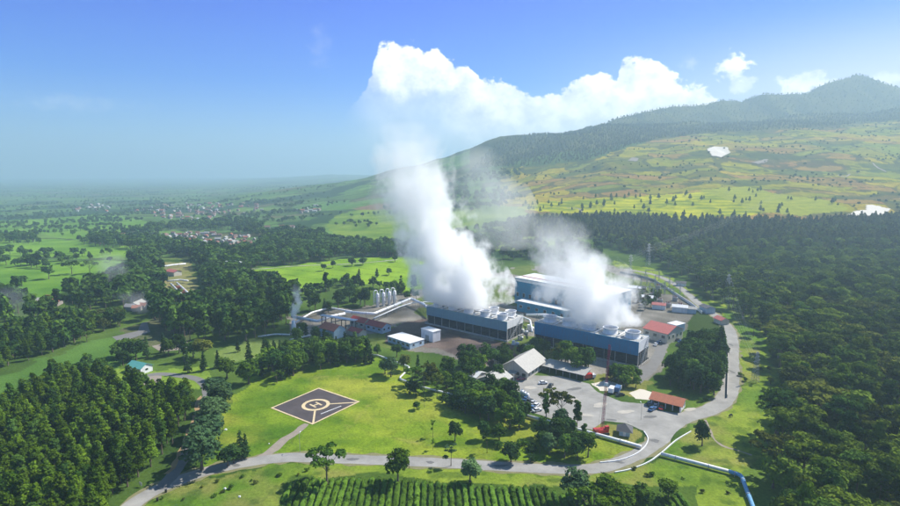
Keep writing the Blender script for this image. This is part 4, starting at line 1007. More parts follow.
# ---- trees beyond the counted ones: woods and hedgerows of the valley and the hillside, one mass
rng = np.random.default_rng(99)
def far_add(poly, sp, kind, hr, keep=1.0, noise=None, jit=.45, holes=()):
    p = scatter(poly, sp, int(sp*100)+len(far_pts) % 97, jit, keep, holes)
    if noise is not None:
        f = fbm(p[:, 0]/noise[0], p[:, 1]/noise[1], noise[3], 4); p = p[f > noise[2]]
    for x, y, z, px, py in p: far_pts.append((x, y, z, random.uniform(*hr), kind))
far_add([(515, 222), (600, 217), (700, 222), (800, 223), (860, 220), (900, 217), (1000, 217), (1000, 238), (900, 238), (600, 240), (520, 240)], 8, 3, (9, 15), .95, holes=[POLY['clear1'], POLY['clear2']])
far_add([(130, 264), (150, 252), (200, 247), (250, 243), (320, 243), (402, 248), (420, 256), (400, 257), (350, 258), (300, 264), (262, 267), (238, 276), (236, 286), (200, 288), (150, 290), (128, 284)], 10, 2, (11, 17), .9, holes=holesW)
far_add([(132, 285), (150, 284), (160, 300), (130, 305)], 10, 2, (11, 16), .8)
far_add([(80, 244), (100, 236), (140, 232), (175, 226), (230, 222), (262, 226), (300, 232), (330, 238), (335, 244), (250, 244), (200, 248), (150, 252), (120, 250)], 14, 2, (11, 18), .85, (90, 70, .36, 5), holes=holesW)
far_add([(-120, 240), (0, 238), (38, 236), (38, 242), (0, 244), (-120, 248)], 13, 2, (10, 16), .9)
far_add([(-100, 262), (0, 268), (60, 270), (66, 263), (95, 262), (90, 258), (40, 262), (0, 258), (-100, 252)], 14, 2, (8, 13), .6, (60, 40, .42, 6))
far_add([(-200, 270), (-200, 205), (250, 200), (430, 206), (430, 258), (120, 262)], 15, 2, (6, 11), .75, (90, 60, .6, 7), holes=holesW)
far_add([(-200, 205), (-200, 186), (330, 186), (400, 196), (430, 206), (250, 202)], 30, 2, (6, 10), .5, (160, 100, .58, 8))
far_add([(440, 262), (420, 246), (470, 232), (520, 225), (520, 246), (600, 246), (600, 262)], 12, 2, (10, 16), .8, (50, 50, .42, 9))
far_add([(400, 200), (470, 176), (520, 170), (520, 205), (470, 212), (420, 215)], 18, 2, (10, 16), .8, (80, 60, .45, 19))
far_add([(520, 205), (600, 198), (700, 193), (780, 190), (840, 200), (850, 212), (760, 216), (700, 219), (600, 215), (530, 213)], 17, 0, (7, 12), .55, (40, 30, .48, 10))
far_add([(470, 200), (480, 168), (540, 166), (620, 150), (700, 134), (830, 127), (1000, 118), (1000, 216), (850, 212), (780, 188), (600, 196)], 19, 4, (4, 7), .8, (110, 30, .62, 11))
far_add([(470, 200), (480, 168), (540, 166), (620, 150), (700, 134), (830, 127), (1000, 118), (1000, 216), (850, 212), (780, 188), (600, 196)], 60, 4, (4, 8), .5)
far_add([(470, 172), (500, 140), (560, 131), (620, 124), (700, 126), (800, 121), (850, 114), (1000, 104), (1000, 118), (900, 120), (830, 127), (760, 131), (700, 134), (655, 140), (620, 150), (590, 160), (540, 166), (495, 168)], 14, 3, (7, 12), .95)
mp = scatter([(560, 160), (600, 122), (640, 108), (718, 97), (762, 89), (822, 78), (845, 70), (868, 74), (900, 83), (1000, 95), (1000, 125), (800, 122), (700, 127)], 19, 77, .48, .9)
for x, y, z, px, py in mp: far_pts.append((x, y, z, random.uniform(7, 11), 3))
# hedges down the mid field edge and bushes on the green slopes
far_add([(245, 296), (285, 290), (310, 294), (330, 283), (365, 286), (398, 289), (425, 302), (425, 306), (395, 296), (365, 292), (335, 292), (315, 300), (285, 296), (250, 300)], 9, 2, (6, 12), .85)
print('far trees', len(far_pts))
def far_mass():
    """woods too many to count: one object, its trees instanced on points"""
    protos = bpy.data.collections.new('far tree kinds')
    kinds = [('pine', 'leaf_pine'), ('umbrella', 'leaf_forest'), ('broad', 'leaf_wood'), ('pine', 'leaf_olive'), ('broad', 'leaf_dark')]
    per = 4; lst = []
    for ki, (k, leaf) in enumerate(kinds):
        for v in range(per):
            cm, tm = tree_meshes(k, leaf, True, v)
            H = KIND[k][0]
            nv1, nv2 = len(cm.vertices), len(tm.vertices)
            import bmesh
            bm = bmesh.new(); bm.from_mesh(cm)
            for f in bm.faces: f.material_index = 0
            n0 = len(bm.faces); bm.from_mesh(tm); bm.faces.ensure_lookup_table()
            for f in bm.faces[n0:]: f.material_index = 1
            bmesh.ops.scale(bm, vec=(1/H, 1/H, 1/H), verts=bm.verts)
            me = bpy.data.meshes.new('far tree'); bm.to_mesh(me); bm.free(); me.materials.append(M[leaf]); me.materials.append(M['bark'])
            o = bpy.data.objects.new('kind_%02d' % (ki*per+v), me); protos.objects.link(o)
    A = np.array(far_pts); n = len(A)
    me = bpy.data.meshes.new('far woods'); me.vertices.add(n); me.vertices.foreach_set('co', A[:, :3].astype(np.float32).ravel())
    rg = np.random.default_rng(3)
    ai = me.attributes.new('kind_index', 'INT', 'POINT'); ai.data.foreach_set('value', (A[:, 4].astype(np.int32)*per+rg.integers(0, per, n)).astype(np.int32))
    as_ = me.attributes.new('tree_size', 'FLOAT_VECTOR', 'POINT'); w = A[:, 3]*rg.uniform(.9, 1.3, n)
    as_.data.foreach_set('vector', np.stack([w, w, A[:, 3]], 1).astype(np.float32).ravel())
    ar = me.attributes.new('turn', 'FLOAT_VECTOR', 'POINT'); ar.data.foreach_set('vector', np.stack([np.zeros(n), np.zeros(n), rg.uniform(0, 6.28, n)], 1).astype(np.float32).ravel())
    o = bpy.data.objects.new('distant_woods', me); C.objects.link(o); o['kind'] = 'stuff'
    ng = bpy.data.node_groups.new('woods', 'GeometryNodeTree')
    ng.interface.new_socket('Geometry', in_out='INPUT', socket_type='NodeSocketGeometry'); ng.interface.new_socket('Geometry', in_out='OUTPUT', socket_type='NodeSocketGeometry')
    gi = ng.nodes.new('NodeGroupInput'); go = ng.nodes.new('NodeGroupOutput')
    ip = ng.nodes.new('GeometryNodeInstanceOnPoints'); ci = ng.nodes.new('GeometryNodeCollectionInfo'); ci.inputs[0].default_value = protos; ci.inputs['Separate Children'].default_value = True; ci.inputs['Reset Children'].default_value = True
    m2p = ng.nodes.new('GeometryNodeMeshToPoints')
    def attr(nm, t):
        a = ng.nodes.new('GeometryNodeInputNamedAttribute'); a.data_type = t; a.inputs[0].default_value = nm; return a
    a1 = attr('kind_index', 'INT'); a2 = attr('tree_size', 'FLOAT_VECTOR'); a3 = attr('turn', 'FLOAT_VECTOR')
    L = ng.links.new
    L(gi.outputs[0], ip.inputs['Points']); L(ci.outputs[0], ip.inputs['Instance']); ip.inputs['Pick Instance'].default_value = True
    e2r = ng.nodes.new('FunctionNodeEulerToRotation'); L(a3.outputs[0], e2r.inputs[0])
    L(a1.outputs[0], ip.inputs['Instance Index']); L(a2.outputs[0], ip.inputs['Scale']); L(e2r.outputs[0], ip.inputs['Rotation'])
    L(ip.outputs[0], go.inputs[0])
    md = o.modifiers.new('woods', 'NODES'); md.node_group = ng
far_mass()
# ---- tea hedges: each clipped row is one hedge
def tea():
    poly = [(276, 560), (285, 486), (306, 478), (400, 480), (480, 486), (545, 488), (560, 494), (690, 496), (700, 560)]
    rd = random.Random(8)
    W = [gp(*p) for p in poly]; x0, x1 = min(p.x for p in W), max(p.x for p in W); k = 0
    x = x0
    while x < x1:
        ys = np.arange(118, 185, .5); xx = x+ (ys-150)*-.03
        PX, PY = proj(xx, ys, np.zeros_like(ys)); m = inpoly(PX, PY+2.5*np.array([float(vnoise(x*.7, 0, 3))-.5]*len(ys)), poly)
        if m.sum() > 8:
            seg = ys[m]; y0, y1 = seg[0], seg[-1]; vs = []; n = int((y1-y0)/.45)
            rng = np.random.default_rng(k); prof = [(-.72, 0), (-.78, .5), (-.5, .92), (0, 1.0), (.5, .92), (.78, .5), (.72, 0)]
            for i in range(n+1):
                y = y0+(y1-y0)*i/n; cx = x+(y-150)*-.03; e = min(1, i/2, (n-i)/2)*.5+.5
                for a, b in prof:
                    jx, jz = rng.normal(0, .06), rng.normal(0, .06); bump = 1+.75*(float(vnoise(y/1.6, x*3+a, 4))-.5); gap = .3 if float(vnoise(y/1.9, x*5.1, 6)) < .13 else 1
                    vs.append((cx+(a*bump+jx)*e, y+rng.normal(0, .05), max(0, (b*bump*gap+jz)*e) if b else 0))
            fs = [(i*7+j, i*7+j+1, (i+1)*7+j+1, (i+1)*7+j) for i in range(n) for j in range(6)]
            fs += [tuple(range(7)), tuple(n*7+j for j in range(7))[::-1]]
            mb = MB(); mb.add(vs, fs)
            # leaf tufts on top
            cnt = n*9; P = np.stack([x+rng.uniform(-.7, .7, cnt), rng.uniform(y0, y1, cnt), np.zeros(cnt)], 1); P[:, 0] += (P[:, 1]-150)*-.03
            P[:, 2] = .95-.5*((P[:, 0]-x-(P[:, 1]-150)*-.03)/.8)**2
            v, q = cards(P, np.tile([0, 0, 1.0], (cnt, 1)), .2, rng, .5)
            mb.add([tuple(a) for a in v], [tuple(a) for a in q])
            o = mb.build('tea_hedge', M['leaf_tea']); tag(o, 'clipped tea hedge running away from the camera in the plot at the bottom edge', 'tea hedge', 'tea hedges in rows')
            k += 1
        x += 2.15
    print('tea', k)
tea()
# ================================================================== power plant
def frame(A, Bp):
    d = Bp-A; return d.length, math.atan2(d.y, d.x)
def gable_roof(m, x0, x1, y0, y1, z, h, ov=.5, t=.18, axis='x'):
    """two pitched slabs with the ridge along x (or y)"""
    if axis == 'x':
        ym = (y0+y1)/2
        for s, ye in ((-1, y0-ov), (1, y1+ov)):
            ze = z-h*ov/((y1-y0)/2)
            v = [(x0-ov, ye, ze), (x1+ov, ye, ze), (x1+ov, ym, z+h), (x0-ov, ym, z+h)]
            v += [(a, b, c+t) for a, b, c in v]
            m.add(v, [(0, 3, 2, 1), (4, 5, 6, 7), (0, 1, 5, 4), (1, 2, 6, 5), (2, 3, 7, 6), (3, 0, 4, 7)])
    else:
        xm = (x0+x1)/2
        for xe in (x0-ov, x1+ov):
            ze = z-h*ov/((x1-x0)/2)
            v = [(xe, y0-ov, ze), (xe, y1+ov, ze), (xm, y1+ov, z+h), (xm, y0-ov, z+h)]
            v += [(a, b, c+t) for a, b, c in v]
            m.add(v, [(0, 3, 2, 1), (4, 5, 6, 7), (0, 1, 5, 4), (1, 2, 6, 5), (2, 3, 7, 6), (3, 0, 4, 7)])
    return m
def gable_wall(m, x0, x1, y0, y1, z0, z, h, axis='x', mat=None):
    m.box(x0, x1, y0, y1, z0, z, mat); e = .02
    if axis == 'x':
        ym = (y0+y1)/2
        for x in (x0, x1): s = .15 if x == x0 else -.15; m.add([(x, y0+e, z), (x, y1-e, z), (x, ym, z+h-e), (x+s, y0+e, z), (x+s, y1-e, z), (x+s, ym, z+h-e)], [(0, 1, 2), (3, 5, 4), (0, 2, 5, 3), (1, 4, 5, 2)], mat)
    else:
        xm = (x0+x1)/2
        for y in (y0, y1): s = .15 if y == y0 else -.15; m.add([(x0+e, y, z), (x1-e, y, z), (xm, y, z+h-e), (x0+e, y+s, z), (x1-e, y+s, z), (xm, y+s, z+h-e)], [(0, 1, 2), (3, 5, 4), (0, 2, 5, 3), (1, 4, 5, 2)], mat)
    return m
def cooling_tower(A, Bp, depth, top, panel_z, cells, rows_, fan_r, panel, label):
    L, an = frame(A, Bp); r = empty('cooling_tower', A, an, label, 'cooling tower')
    D = depth
    # casing: upper band of ribbed sheet on the long sides
    m = MB(); m.box(0, L, 0, .3, panel_z, top); m.box(0, L, D-.3, D, panel_z, top); m.build('casing_panel', M[panel], r)
    m = MB(); m.box(-.01, .3, .31, D-.31, panel_z*.75, top-.1); m.box(L-.3, L+.01, .31, D-.31, panel_z+1.4, top-.1); m.build('end_panel', M['white'], r)
    m = MB(); m.box(.4, L-.4, 1.2, D-1.2, 0, top-.6); m.build('louvre_core', M['dark'], r)
    # slanted louvres of the lower half
    m = MB(); k = 7
    for i in range(k):
        z = .5+(panel_z-.7)*i/(k-1); off = .15+.75*(1-i/(k-1))
        m.add([(.5, off, z), (L-.5, off, z), (L-.5, off+.55, z+.42), (.5, off+.55, z+.42)], [(0, 1, 2, 3)])
        m.add([(L-.6-off*.3, 1.2, z), (L-.2-off*.3+.3, 1.2, z), (L-.2-off*.3+.3, D-1.2, z+.1), (L-.6-off*.3, D-1.2, z+.1)], [(0, 1, 2, 3)])
    m.build('louvre', M['dark'], r)
    # columns and bracing seen under the casing
    m = MB()
    for i in range(cells*2+1):
        x = .2+(L-.4)*i/(cells*2); m.box(x-.15, x+.15, .32, .62, 0, panel_z)
    for i in range(6):
        y = .8+(D-1.6)*i/5; m.box(L-.28, L, y-.14, y+.14, 0, panel_z+1.4)
    for i in range(5):
        y = .8+(D-1.6)*i/5; y2 = .8+(D-1.6)*(i+1)/5
        m.bar((L-.1, y, .3), (L-.1, y2, panel_z), .14)
    m.build('column', M['concrete'], r)
    m = MB(); m.box(.31, L-.31, .31, D-.31, top-.5, top-.15); m.build('deck', M['deck'], r)
    # basin
    m = MB(); m.box(-1, L+1, -1, -.75, 0, 1.0); m.box(-1, L+1, D+.75, D+1, 0, 1.0); m.box(-1, -.75, -.75, D+.75, 0, 1.0); m.box(L+.75, L+1, -.75, D+.75, 0, 1.0); m.build('basin_wall', M['concrete'], r)
    # railing round the deck
    m = MB(); z = top
    for zz in (.55, 1.05):
        for a, b in (((0, .15), (L, .15)), ((L, .15), (L, D-.15)), ((0, D-.15), (L, D-.15)), ((0, .15), (0, D-.15))): m.bar((a[0], a[1], z+zz), (b[0], b[1], z+zz), .05)
    for i in range(int(L/2)+1): m.bar((i*2, .15, z), (i*2, .15, z+1.05), .05); m.bar((i*2, D-.15, z), (i*2, D-.15, z+1.05), .05)
    for i in range(int(D/2)+1): m.bar((L, i*2, z), (L, i*2, z+1.05), .05)
    m.build('railing', M['steel'], r)
    for j in range(rows_):
        for i in range(cells):
            cx = L*(i+.5)/cells; cy = D*(j+.5)/rows_; f = fan_r
            mb = MB(); mb.lathe([(f*1.12, 0), (f*1.02, .5), (f*.97, 1.4), (f, 2.4), (f*1.06, 3.0), (f*1.1, 3.05), (f*1.1, 3.2), (f*1.0, 3.2), (f*.94, 2.4), (f*.9, 1.2), (f*.95, .1)], (cx, cy, top-.15), 28, cap=False)
            st_ = mb.build('fan_stack', M['white'], r, smooth=True)
            mb = MB(); n = 8
            for q in range(n):
                a = 2*math.pi*q/n+i; c, s = math.cos(a), math.sin(a); w = .35
                mb.add([(cx+c*.4-s*w, cy+s*.4+c*w, top+1.3), (cx+c*.4+s*w, cy+s*.4-c*w, top+1.1), (cx+c*f*.86+s*w, cy+s*f*.86-c*w, top+1.15), (cx+c*f*.86-s*w, cy+s*f*.86+c*w, top+1.3)], [(0, 1, 2, 3)])
            mb.lathe([(.5, 0), (.5, .5), (.2, .7)], (cx, cy, top+.9), 10); mb.build('fan', M['steel'], st_)
            mb = MB(); mb.box(cx+fan_r*1.2, cx+fan_r*1.2+.9, cy-.5, cy+.5, top-.149, top+.9); mb.build('fan_motor', M['steel'], r)
    # distribution pipes lying between the cells
    mb = MB()
    for i in range(1, cells):
        x = L*i/cells; mb.tube([(x, .6, top+.25), (x, D-.6, top+.25)], .35, 8)
    if rows_ > 1: mb.tube([(1, D/2, top+.35), (L-1, D/2, top+.35)], .45, 8)
    mb.build('water_pipe', M['pipe'], r, smooth=True)
    # stair on the right end
    mb = MB(); y = 1.0; z = 0; n = 18
    for i in range(n):
        yy = 1.0+i*(D-3)/n; mb.box(L+.35, L+1.25, yy, yy+(D-3)/n, top*i/n, top*i/n+.12)
    mb.bar((L+.35, 1.0, 0), (L+.35, D-2, top), .12); mb.bar((L+1.25, 1.0, 1), (L+1.25, D-2, top+1), .08)
    mb.build('stair', M['steel'], r)
    return r, L, an
CT1A, CT1B = gp(426.7, 323.5), gp(506.7, 341.5)
CT2A, CT2B = gp(534, 344), gp(637.5, 367.5)
print('tower lengths', (CT1B-CT1A).length, (CT2B-CT2A).length, math.degrees(frame(CT1A, CT1B)[1]), math.degrees(frame(CT2A, CT2B)[1]))
CT1, L1, AN1 = cooling_tower(CT1A, CT1B, 19, 12.0, 6.0, 5, 2, 3.2, 'grey_panel', 'left cooling tower with grey blue casing and white fan stacks under the tall steam plume')
CT2, L2, AN2 = cooling_tower(CT2A, CT2B, 15, 13.5, 6.2, 5, 1, 3.8, 'blue_panel', 'right cooling tower with a long deep blue wall behind the office yard')
def local(root, an, x, y, z=0):
    return root.location + Vector((x*math.cos(an)-y*math.sin(an), x*math.sin(an)+y*math.cos(an), z))
# two row deck of the right tower: timber-white hatches
def hall(A, Bp, D, z, wallm, roofm, name, label, cat, roof_h=1.2, axis='x', wins=0, door=False, band=None, flat=False, ov=.5, winz=None, group=None, redstrip=False):
    L, an = frame(A, Bp); r = empty(name, A, an, label, cat, group)
    m = MB()
    if flat: m.box(0, L, 0, D, 0, z)
    else: gable_wall(m, 0, L, 0, D, 0, z, roof_h, axis)
    m.build('wall', M[wallm], r)
    m = MB()
    if flat: m.box(-.25, L+.25, -.25, D+.25, z+.001, z+.3)
    else: gable_roof(m, 0, L, 0, D, z, roof_h, ov, axis=axis)
    rf = m.build('roof', M[roofm], r)
    if redstrip:
        mm = MB(); mm.box(.5, L-.5, D*.30, D*.30+1.4, z+.302, z+.5); mm.build('roof_stripe', M['roof_red'], rf)
    wz = winz or (z*.45, z*.75)
    for i in range(wins):
        x = L*(i+.5)/wins; w = min(L/wins*.6, 2.2)
        fr = B(x-w/2-.08, x+w/2+.08, -.07, .0, wz[0]-.08, wz[1]+.08).build('window', M['white'], r)
        B(x-w/2, x+w/2, -.1, -.072, wz[0], wz[1]).build('pane', M['glass'], fr)
    if wins:
        k = max(1, int(D/4))
        for i in range(k):
            y = D*(i+.5)/k
            fr = B(L, L+.07, y-.8, y+.8, wz[0]-.08, wz[1]+.08).build('window', M['white'], r); B(L+.072, L+.1, y-.7, y+.7, wz[0], wz[1]).build('pane', M['glass'], fr)
    if door: B(L*.5-1.6, L*.5+1.6, -.05, .0, 0, min(3.4, z*.8)).build('door', M['steel'], r)
    if band: B(.0, L, -.06, -.002, z-2.4, z-.4).build('wall_band', M[band], r)
    return r
# turbine halls behind the steam
hall(gp(514.5, 303), gp(612, 325), 24, 20, 'blue_panel', 'roof_white', 'turbine_hall', 'long blue turbine hall with white roof and red stripe behind the steam', 'power station hall', flat=True, wins=14, winz=(6, 9), redstrip=True, band='white')
hall(gp(517, 311), gp(566, 322), 8, 7.5, 'blue_panel', 'roof_white', 'plant_building', 'low blue annex with white roof in front of the turbine hall', 'building', flat=True, wins=6, winz=(3, 5))
hall(gp(519, 295), gp(545, 300), 12, 9, 'wall_cream', 'roof_pink', 'plant_building', 'building with faded red roof half hidden behind the left end of the turbine hall', 'building', roof_h=2)
hall(gp(421.3, 338.5), gp(433, 342.5), 6, 6.2, 'white', 'roof_white', 'equipment_cabin', 'white box cabin on the dark yard at the left foot of the left cooling tower', 'cabin', flat=True, door=True)
hall(gp(388, 342), gp(410, 349.5), 11, 3.4, 'wall_blue', 'roof_white', 'plant_shed', 'low pale blue shed with white roof on the dark yard left of the white cabin', 'shed', flat=True, wins=5, winz=(1.4, 2.6))
m = MB(); 
hall(gp(643, 337.5), gp(667, 344), 17, 6, 'wall_cream', 'roof_pink', 'warehouse', 'warehouse with faded red roof right of the right cooling tower', 'warehouse', roof_h=3.2, axis='x', wins=3)
hall(gp(667, 331), gp(676, 333.5), 9, 5, 'wall_blue', 'roof_white', 'plant_shed', 'small pale shed touching the back of the red roofed warehouse', 'shed', flat=True)
hall(gp(713.5, 322), gp(721, 325), 6, 3, 'wall_cream', 'roof_pink', 'guard_house', 'small guard house with red roof beside the white road at the forest edge', 'guard house', roof_h=1.4)
hall(gp(699, 311), gp(706, 314), 7, 4, 'wall_blue', 'roof_dark', 'plant_shed', 'dark roofed shed just beyond the small red roofed guard house', 'shed', roof_h=1.2)
hall(gp(320, 336), gp(334, 340), 9, 5.5, 'wall_blue', 'roof_brick', 'pump_house', 'pump house with brick red roof nearest the steaming stack', 'shed', roof_h=2.6)
hall(gp(350, 325.5), gp(364, 329), 7, 4, 'wall_cream', 'roof_red', 'pump_house', 'shed with deep red roof directly below the pipe bridge', 'shed', roof_h=2, wins=3)
hall(gp(366, 330), gp(382, 334), 8, 4, 'wall_blue', 'roof_red', 'pump_house', 'white and blue shed with bright red roof at the edge of the dark yard', 'shed', roof_h=2, wins=3)
hall(gp(348.5, 335), gp(359, 338), 6, 3.2, 'wall_cream', 'roof_red', 'pump_house', 'smallest red roofed shed at the lower side of the group', 'shed', roof_h=1.5)
hall(gp(127.5, 372), gp(141, 375), 6.5, 3.2, 'white', 'roof_teal', 'small_house', 'small white house with turquoise roof beside the little lawn at the left', 'house', roof_h=1.8, wins=3)
# office compound
def office():
    A, Bq = gp(502, 374), gp(527, 380)
    r = hall(A, Bq, 20, 4.5, 'wall_cream', 'roof_grey', 'office_hall', 'large office hall with grey gable roof at the back of the yard', 'hall', roof_h=4.2, axis='y', wins=4, winz=(1.3, 2.9), ov=1.2)
    L = (Bq-A).length
    m = MB(); m.box(L*.35, L*.65, -4.5, -.002, 3.0, 3.25); m.build('porch_roof', M['roof_grey'], r)
    for x in (L*.36, L*.64): B(x-.15, x+.15, -4.4, -4.1, 0, 2.998).build('porch_post', M['white'], r)
office()
hall(gp(478, 386), gp(497, 391.5), 12, 3.6, 'wall_cream', 'roof_grey', 'office_annex', 'lower grey roofed annex in front of the office hall at the left', 'building', roof_h=2.6, axis='y', wins=4, ov=.9)
hall(gp(466, 381), gp(476, 384), 8, 3.2, 'wall_cream', 'roof_white', 'office_annex', 'small white roofed block at the left end of the office group', 'building', roof_h=1.5, wins=2)
hall(gp(494, 366), gp(501, 368), 6, 3.4, 'white', 'roof_white', 'canopy', 'white canopy roof between the annex and the office hall', 'canopy', roof_h=1.2)
def long_shed():
    A, Bq = gp(543, 371), gp(584.5, 381); L, an = frame(A, Bq)
    r = empty('open_shed', A, an, 'long open fronted shed with grey roof at the back of the yard', 'shed')
    m = MB(); v = [(-.5, -1, 2.9), (L+.5, -1, 2.9), (L+.5, 7.5, 4.2), (-.5, 7.5, 4.2)]; v += [(a, b, c+.2) for a, b, c in v]
    m.add(v, [(0, 3, 2, 1), (4, 5, 6, 7), (0, 1, 5, 4), (1, 2, 6, 5), (2, 3, 7, 6), (3, 0, 4, 7)]); m.build('roof', M['roof_grey'], r)
    m = MB(); m.box(0, L, 6.8, 7, 0, 4); m.box(0, .2, 2.5, 6.8, 0, 3.2); m.box(L-.2, L, 1.0, 6.8, 0, 3.0); m.build('wall', M['wall_cream'], r)
    for i in range(7):
        x = .2+(L-.4)*i/6; B(x-.1, x+.1, -.5, -.3, 0, 2.95).build('post', M['steel'], r)
    k = 5
    for i in range(k): B(L*(i+.2)/k, L*(i+.8)/k, 6.72, 6.79, 0, 2.5).build('door', M['roof_dark'], r)
long_shed()
def carport():
    A, Bq = gp(651, 405.5), gp(680.5, 413); L, an = frame(A, Bq)
    r = empty('carport', A, an, 'open carport with orange red roof beside the yard entrance', 'carport')
    D = 7.5; m = MB(); gable_roof(m, 0, L, 0, D, 3.3, 1.7, .9); m.build('roof', M['roof_orange'], r)
    m = MB(); m.box(0, L, D-.2, D, 0, 3.2); m.box(L-.2, L, .4, D-.2, 0, 3.2); m.build('wall', M['white'], r)
    for i in range(5):
        x = .15+(L-.5)*i/4; B(x-.14, x+.14, 0, .28, 0, 3.25).build('post', M['white'], r)
    B(0, .15, 1, D-.2, 0, 1.2).build('side_panel', M['white'], r)
carport()
def hut():
    c = gp(624.5, 434); r = empty('hut', c, R(-20), 'small hut with dark pointed roof on the grass triangle by the road', 'hut')
    B(-2, 2, -2, 2, 0, 2.3).build('wall', M['wall_blue'], r)
    m = MB(); v = [(-3, -3, 2.1), (3, -3, 2.1), (3, 3, 2.1), (-3, 3, 2.1), (0, 0, 4.4)]; m.add(v, [(0, 1, 4), (1, 2, 4), (2, 3, 4), (3, 0, 4), (3, 2, 1, 0)]); m.build('roof', M['roof_dark'], r)
    B(-.5, .5, -2.05, -2.0, 0, 2).build('door', M['white'], r)
hut()
# ---- pipework
def pipe(name, pts, r, mat, label, cat='pipeline', z=1.1, supports=True, group=None, abs_pts=False):
    P = [Vector(p) for p in pts] if abs_pts else [gp(a, b)+Vector((0, 0, z)) for a, b in pts]
    q = []
    for i, p in enumerate(P):          # round the bends
        if 0 < i < len(P)-1:
            a = (P[i-1]-p); b = (P[i+1]-p); la, lb = a.length, b.length; k = min(1.6, la*.3, lb*.3)
            q += [p+a.normalized()*k, p+(a.normalized()+b.normalized())*k*.3, p+b.normalized()*k]
        else: q.append(p)
    root = empty(name, (P[0].x, P[0].y, 0), 0, label, cat, group)
    off = Vector((P[0].x, P[0].y, 0))
    m = MB(); m.tube([v-off for v in q], r, 12); m.build('pipe', M[mat] if isinstance(mat, str) else mat, root, smooth=True)
    # flanges
    for i in range(len(P)-1):
        d = P[i+1]-P[i]; n = max(1, int(d.length/9)); u = d.normalized()
        for k in range(n):
            c = P[i]+d*((k+.5)/n)-off; MB().tube([c-u*.12, c+u*.12], r*1.22, 12).build('flange', M['steel'], root)
    if supports:
        for i in range(len(P)-1):
            d = P[i+1]-P[i]; n = max(1, int(d.length/9)); u = Vector((d.x, d.y, 0)).normalized(); s = Vector((u.y, -u.x, 0))
            for k in range(n):
                c = P[i]+d*((k+.5)/n)-off; zz = c.z-r
                if zz < .25: continue
                mm = MB()
                for sg in (-1, 1): mm.bar((c.x+s.x*sg*r, c.y+s.y*sg*r, 0), (c.x+s.x*sg*r*.8, c.y+s.y*sg*r*.8, zz+r*.3), .12)
                mm.bar((c.x-s.x*r*1.2, c.y-s.y*r*1.2, zz-.05), (c.x+s.x*r*1.2, c.y+s.y*r*1.2, zz-.05), .14); mm.build('support', M['steel'], root)
    return root
pipe('steam_pipeline', [(352, 354), (378, 356.5), (410, 368.5), (399, 380), (420, 388), (453, 396)], .42, 'pipe', 'thin white pipeline that zigzags along the upper right edge of the lawn', z=.7)
pipe('steam_pipeline', [(527, 418), (556, 425.5), (600, 437.5), (641, 449)], .62, 'pipe', 'thick white pipeline along the front edge of the yard up to the road', z=.9)
pp = pipe('steam_pipeline', [(661, 456.5), (690, 464), (728, 474)], .62, 'pipe', 'white pipeline crossing the grass below the fork of the road', z=1.0)
pipe('blue_pipeline', [(728.5, 474.2), (741, 478), (745, 489), (752, 508), (760, 530)], .66, 'pipe_blue', 'blue painted pipe that continues the white pipeline to the bottom edge', z=1.0)
pipe('steam_pipeline', [(345.5, 319), (374, 321), (411, 305), (424, 311), (431, 318)], .95, 'pipe', 'wide white pipe sweeping past the separator tanks to the left cooling tower', z=5.0)
pipe('steam_pipeline', [(292, 323), (318, 328), (331, 323), (345, 320)], .95, 'pipe', 'wide white pipe from the steaming stack to the pipe bridge', z=4.5)
pipe('steam_pipeline', [(296, 327), (312, 317), (330, 312), (352, 316)], .6, 'pipe', 'thinner white pipe looping behind the wide one near the stack', z=3.2)
pipe('steam_pipeline', [(374, 323), (400, 311), (413, 307), (432, 306)], .5, 'pipe', 'thin white pipe in front of the four separator tanks', z=3.2)
pipe('steam_pipeline', [(290, 341), (304, 338), (318, 335)], .45, 'pipe', 'short white pipe on the ground below the steaming stack', z=.8)
pipe('steam_pipeline', [(258, 338), (275, 335.5), (290, 336)], .5, 'pipe', 'white pipe on the grass strip left of the steaming stack', z=.8)
pipe('steam_pipeline', [(526, 322), (548, 322), (566, 327)], .8, 'pipe', 'white pipe between the two cooling towers below the turbine hall', z=5)
pipe('steam_pipeline', [(510, 318), (530, 326), (532, 338)], .6, 'pipe', 'white pipe running down beside the left cooling tower end', z=4)
def pipe_rack():
    A, Bq = gp(322, 327), gp(352, 332); L, an = frame(A, Bq); r = empty('pipe_rack', A, an, 'dark steel pipe bridge between the brick red and deep red roofs', 'pipe rack')
    for i in range(4):
        x = L*i/3; m = MB()
        for y in (0, 4): m.box(x-.2, x+.2, y-.2, y+.2, 0, 7)
        m.box(x-.2, x+.2, .21, 3.79, 6.5, 7); m.build('portal', M['dark'], r)
    for y in (.6, 1.5, 2.4, 3.3): MB().tube([(-2, y, 7.35), (L+2, y, 7.35)], .3, 10).build('pipe', M['pipe'], r, smooth=True)
pipe_rack()
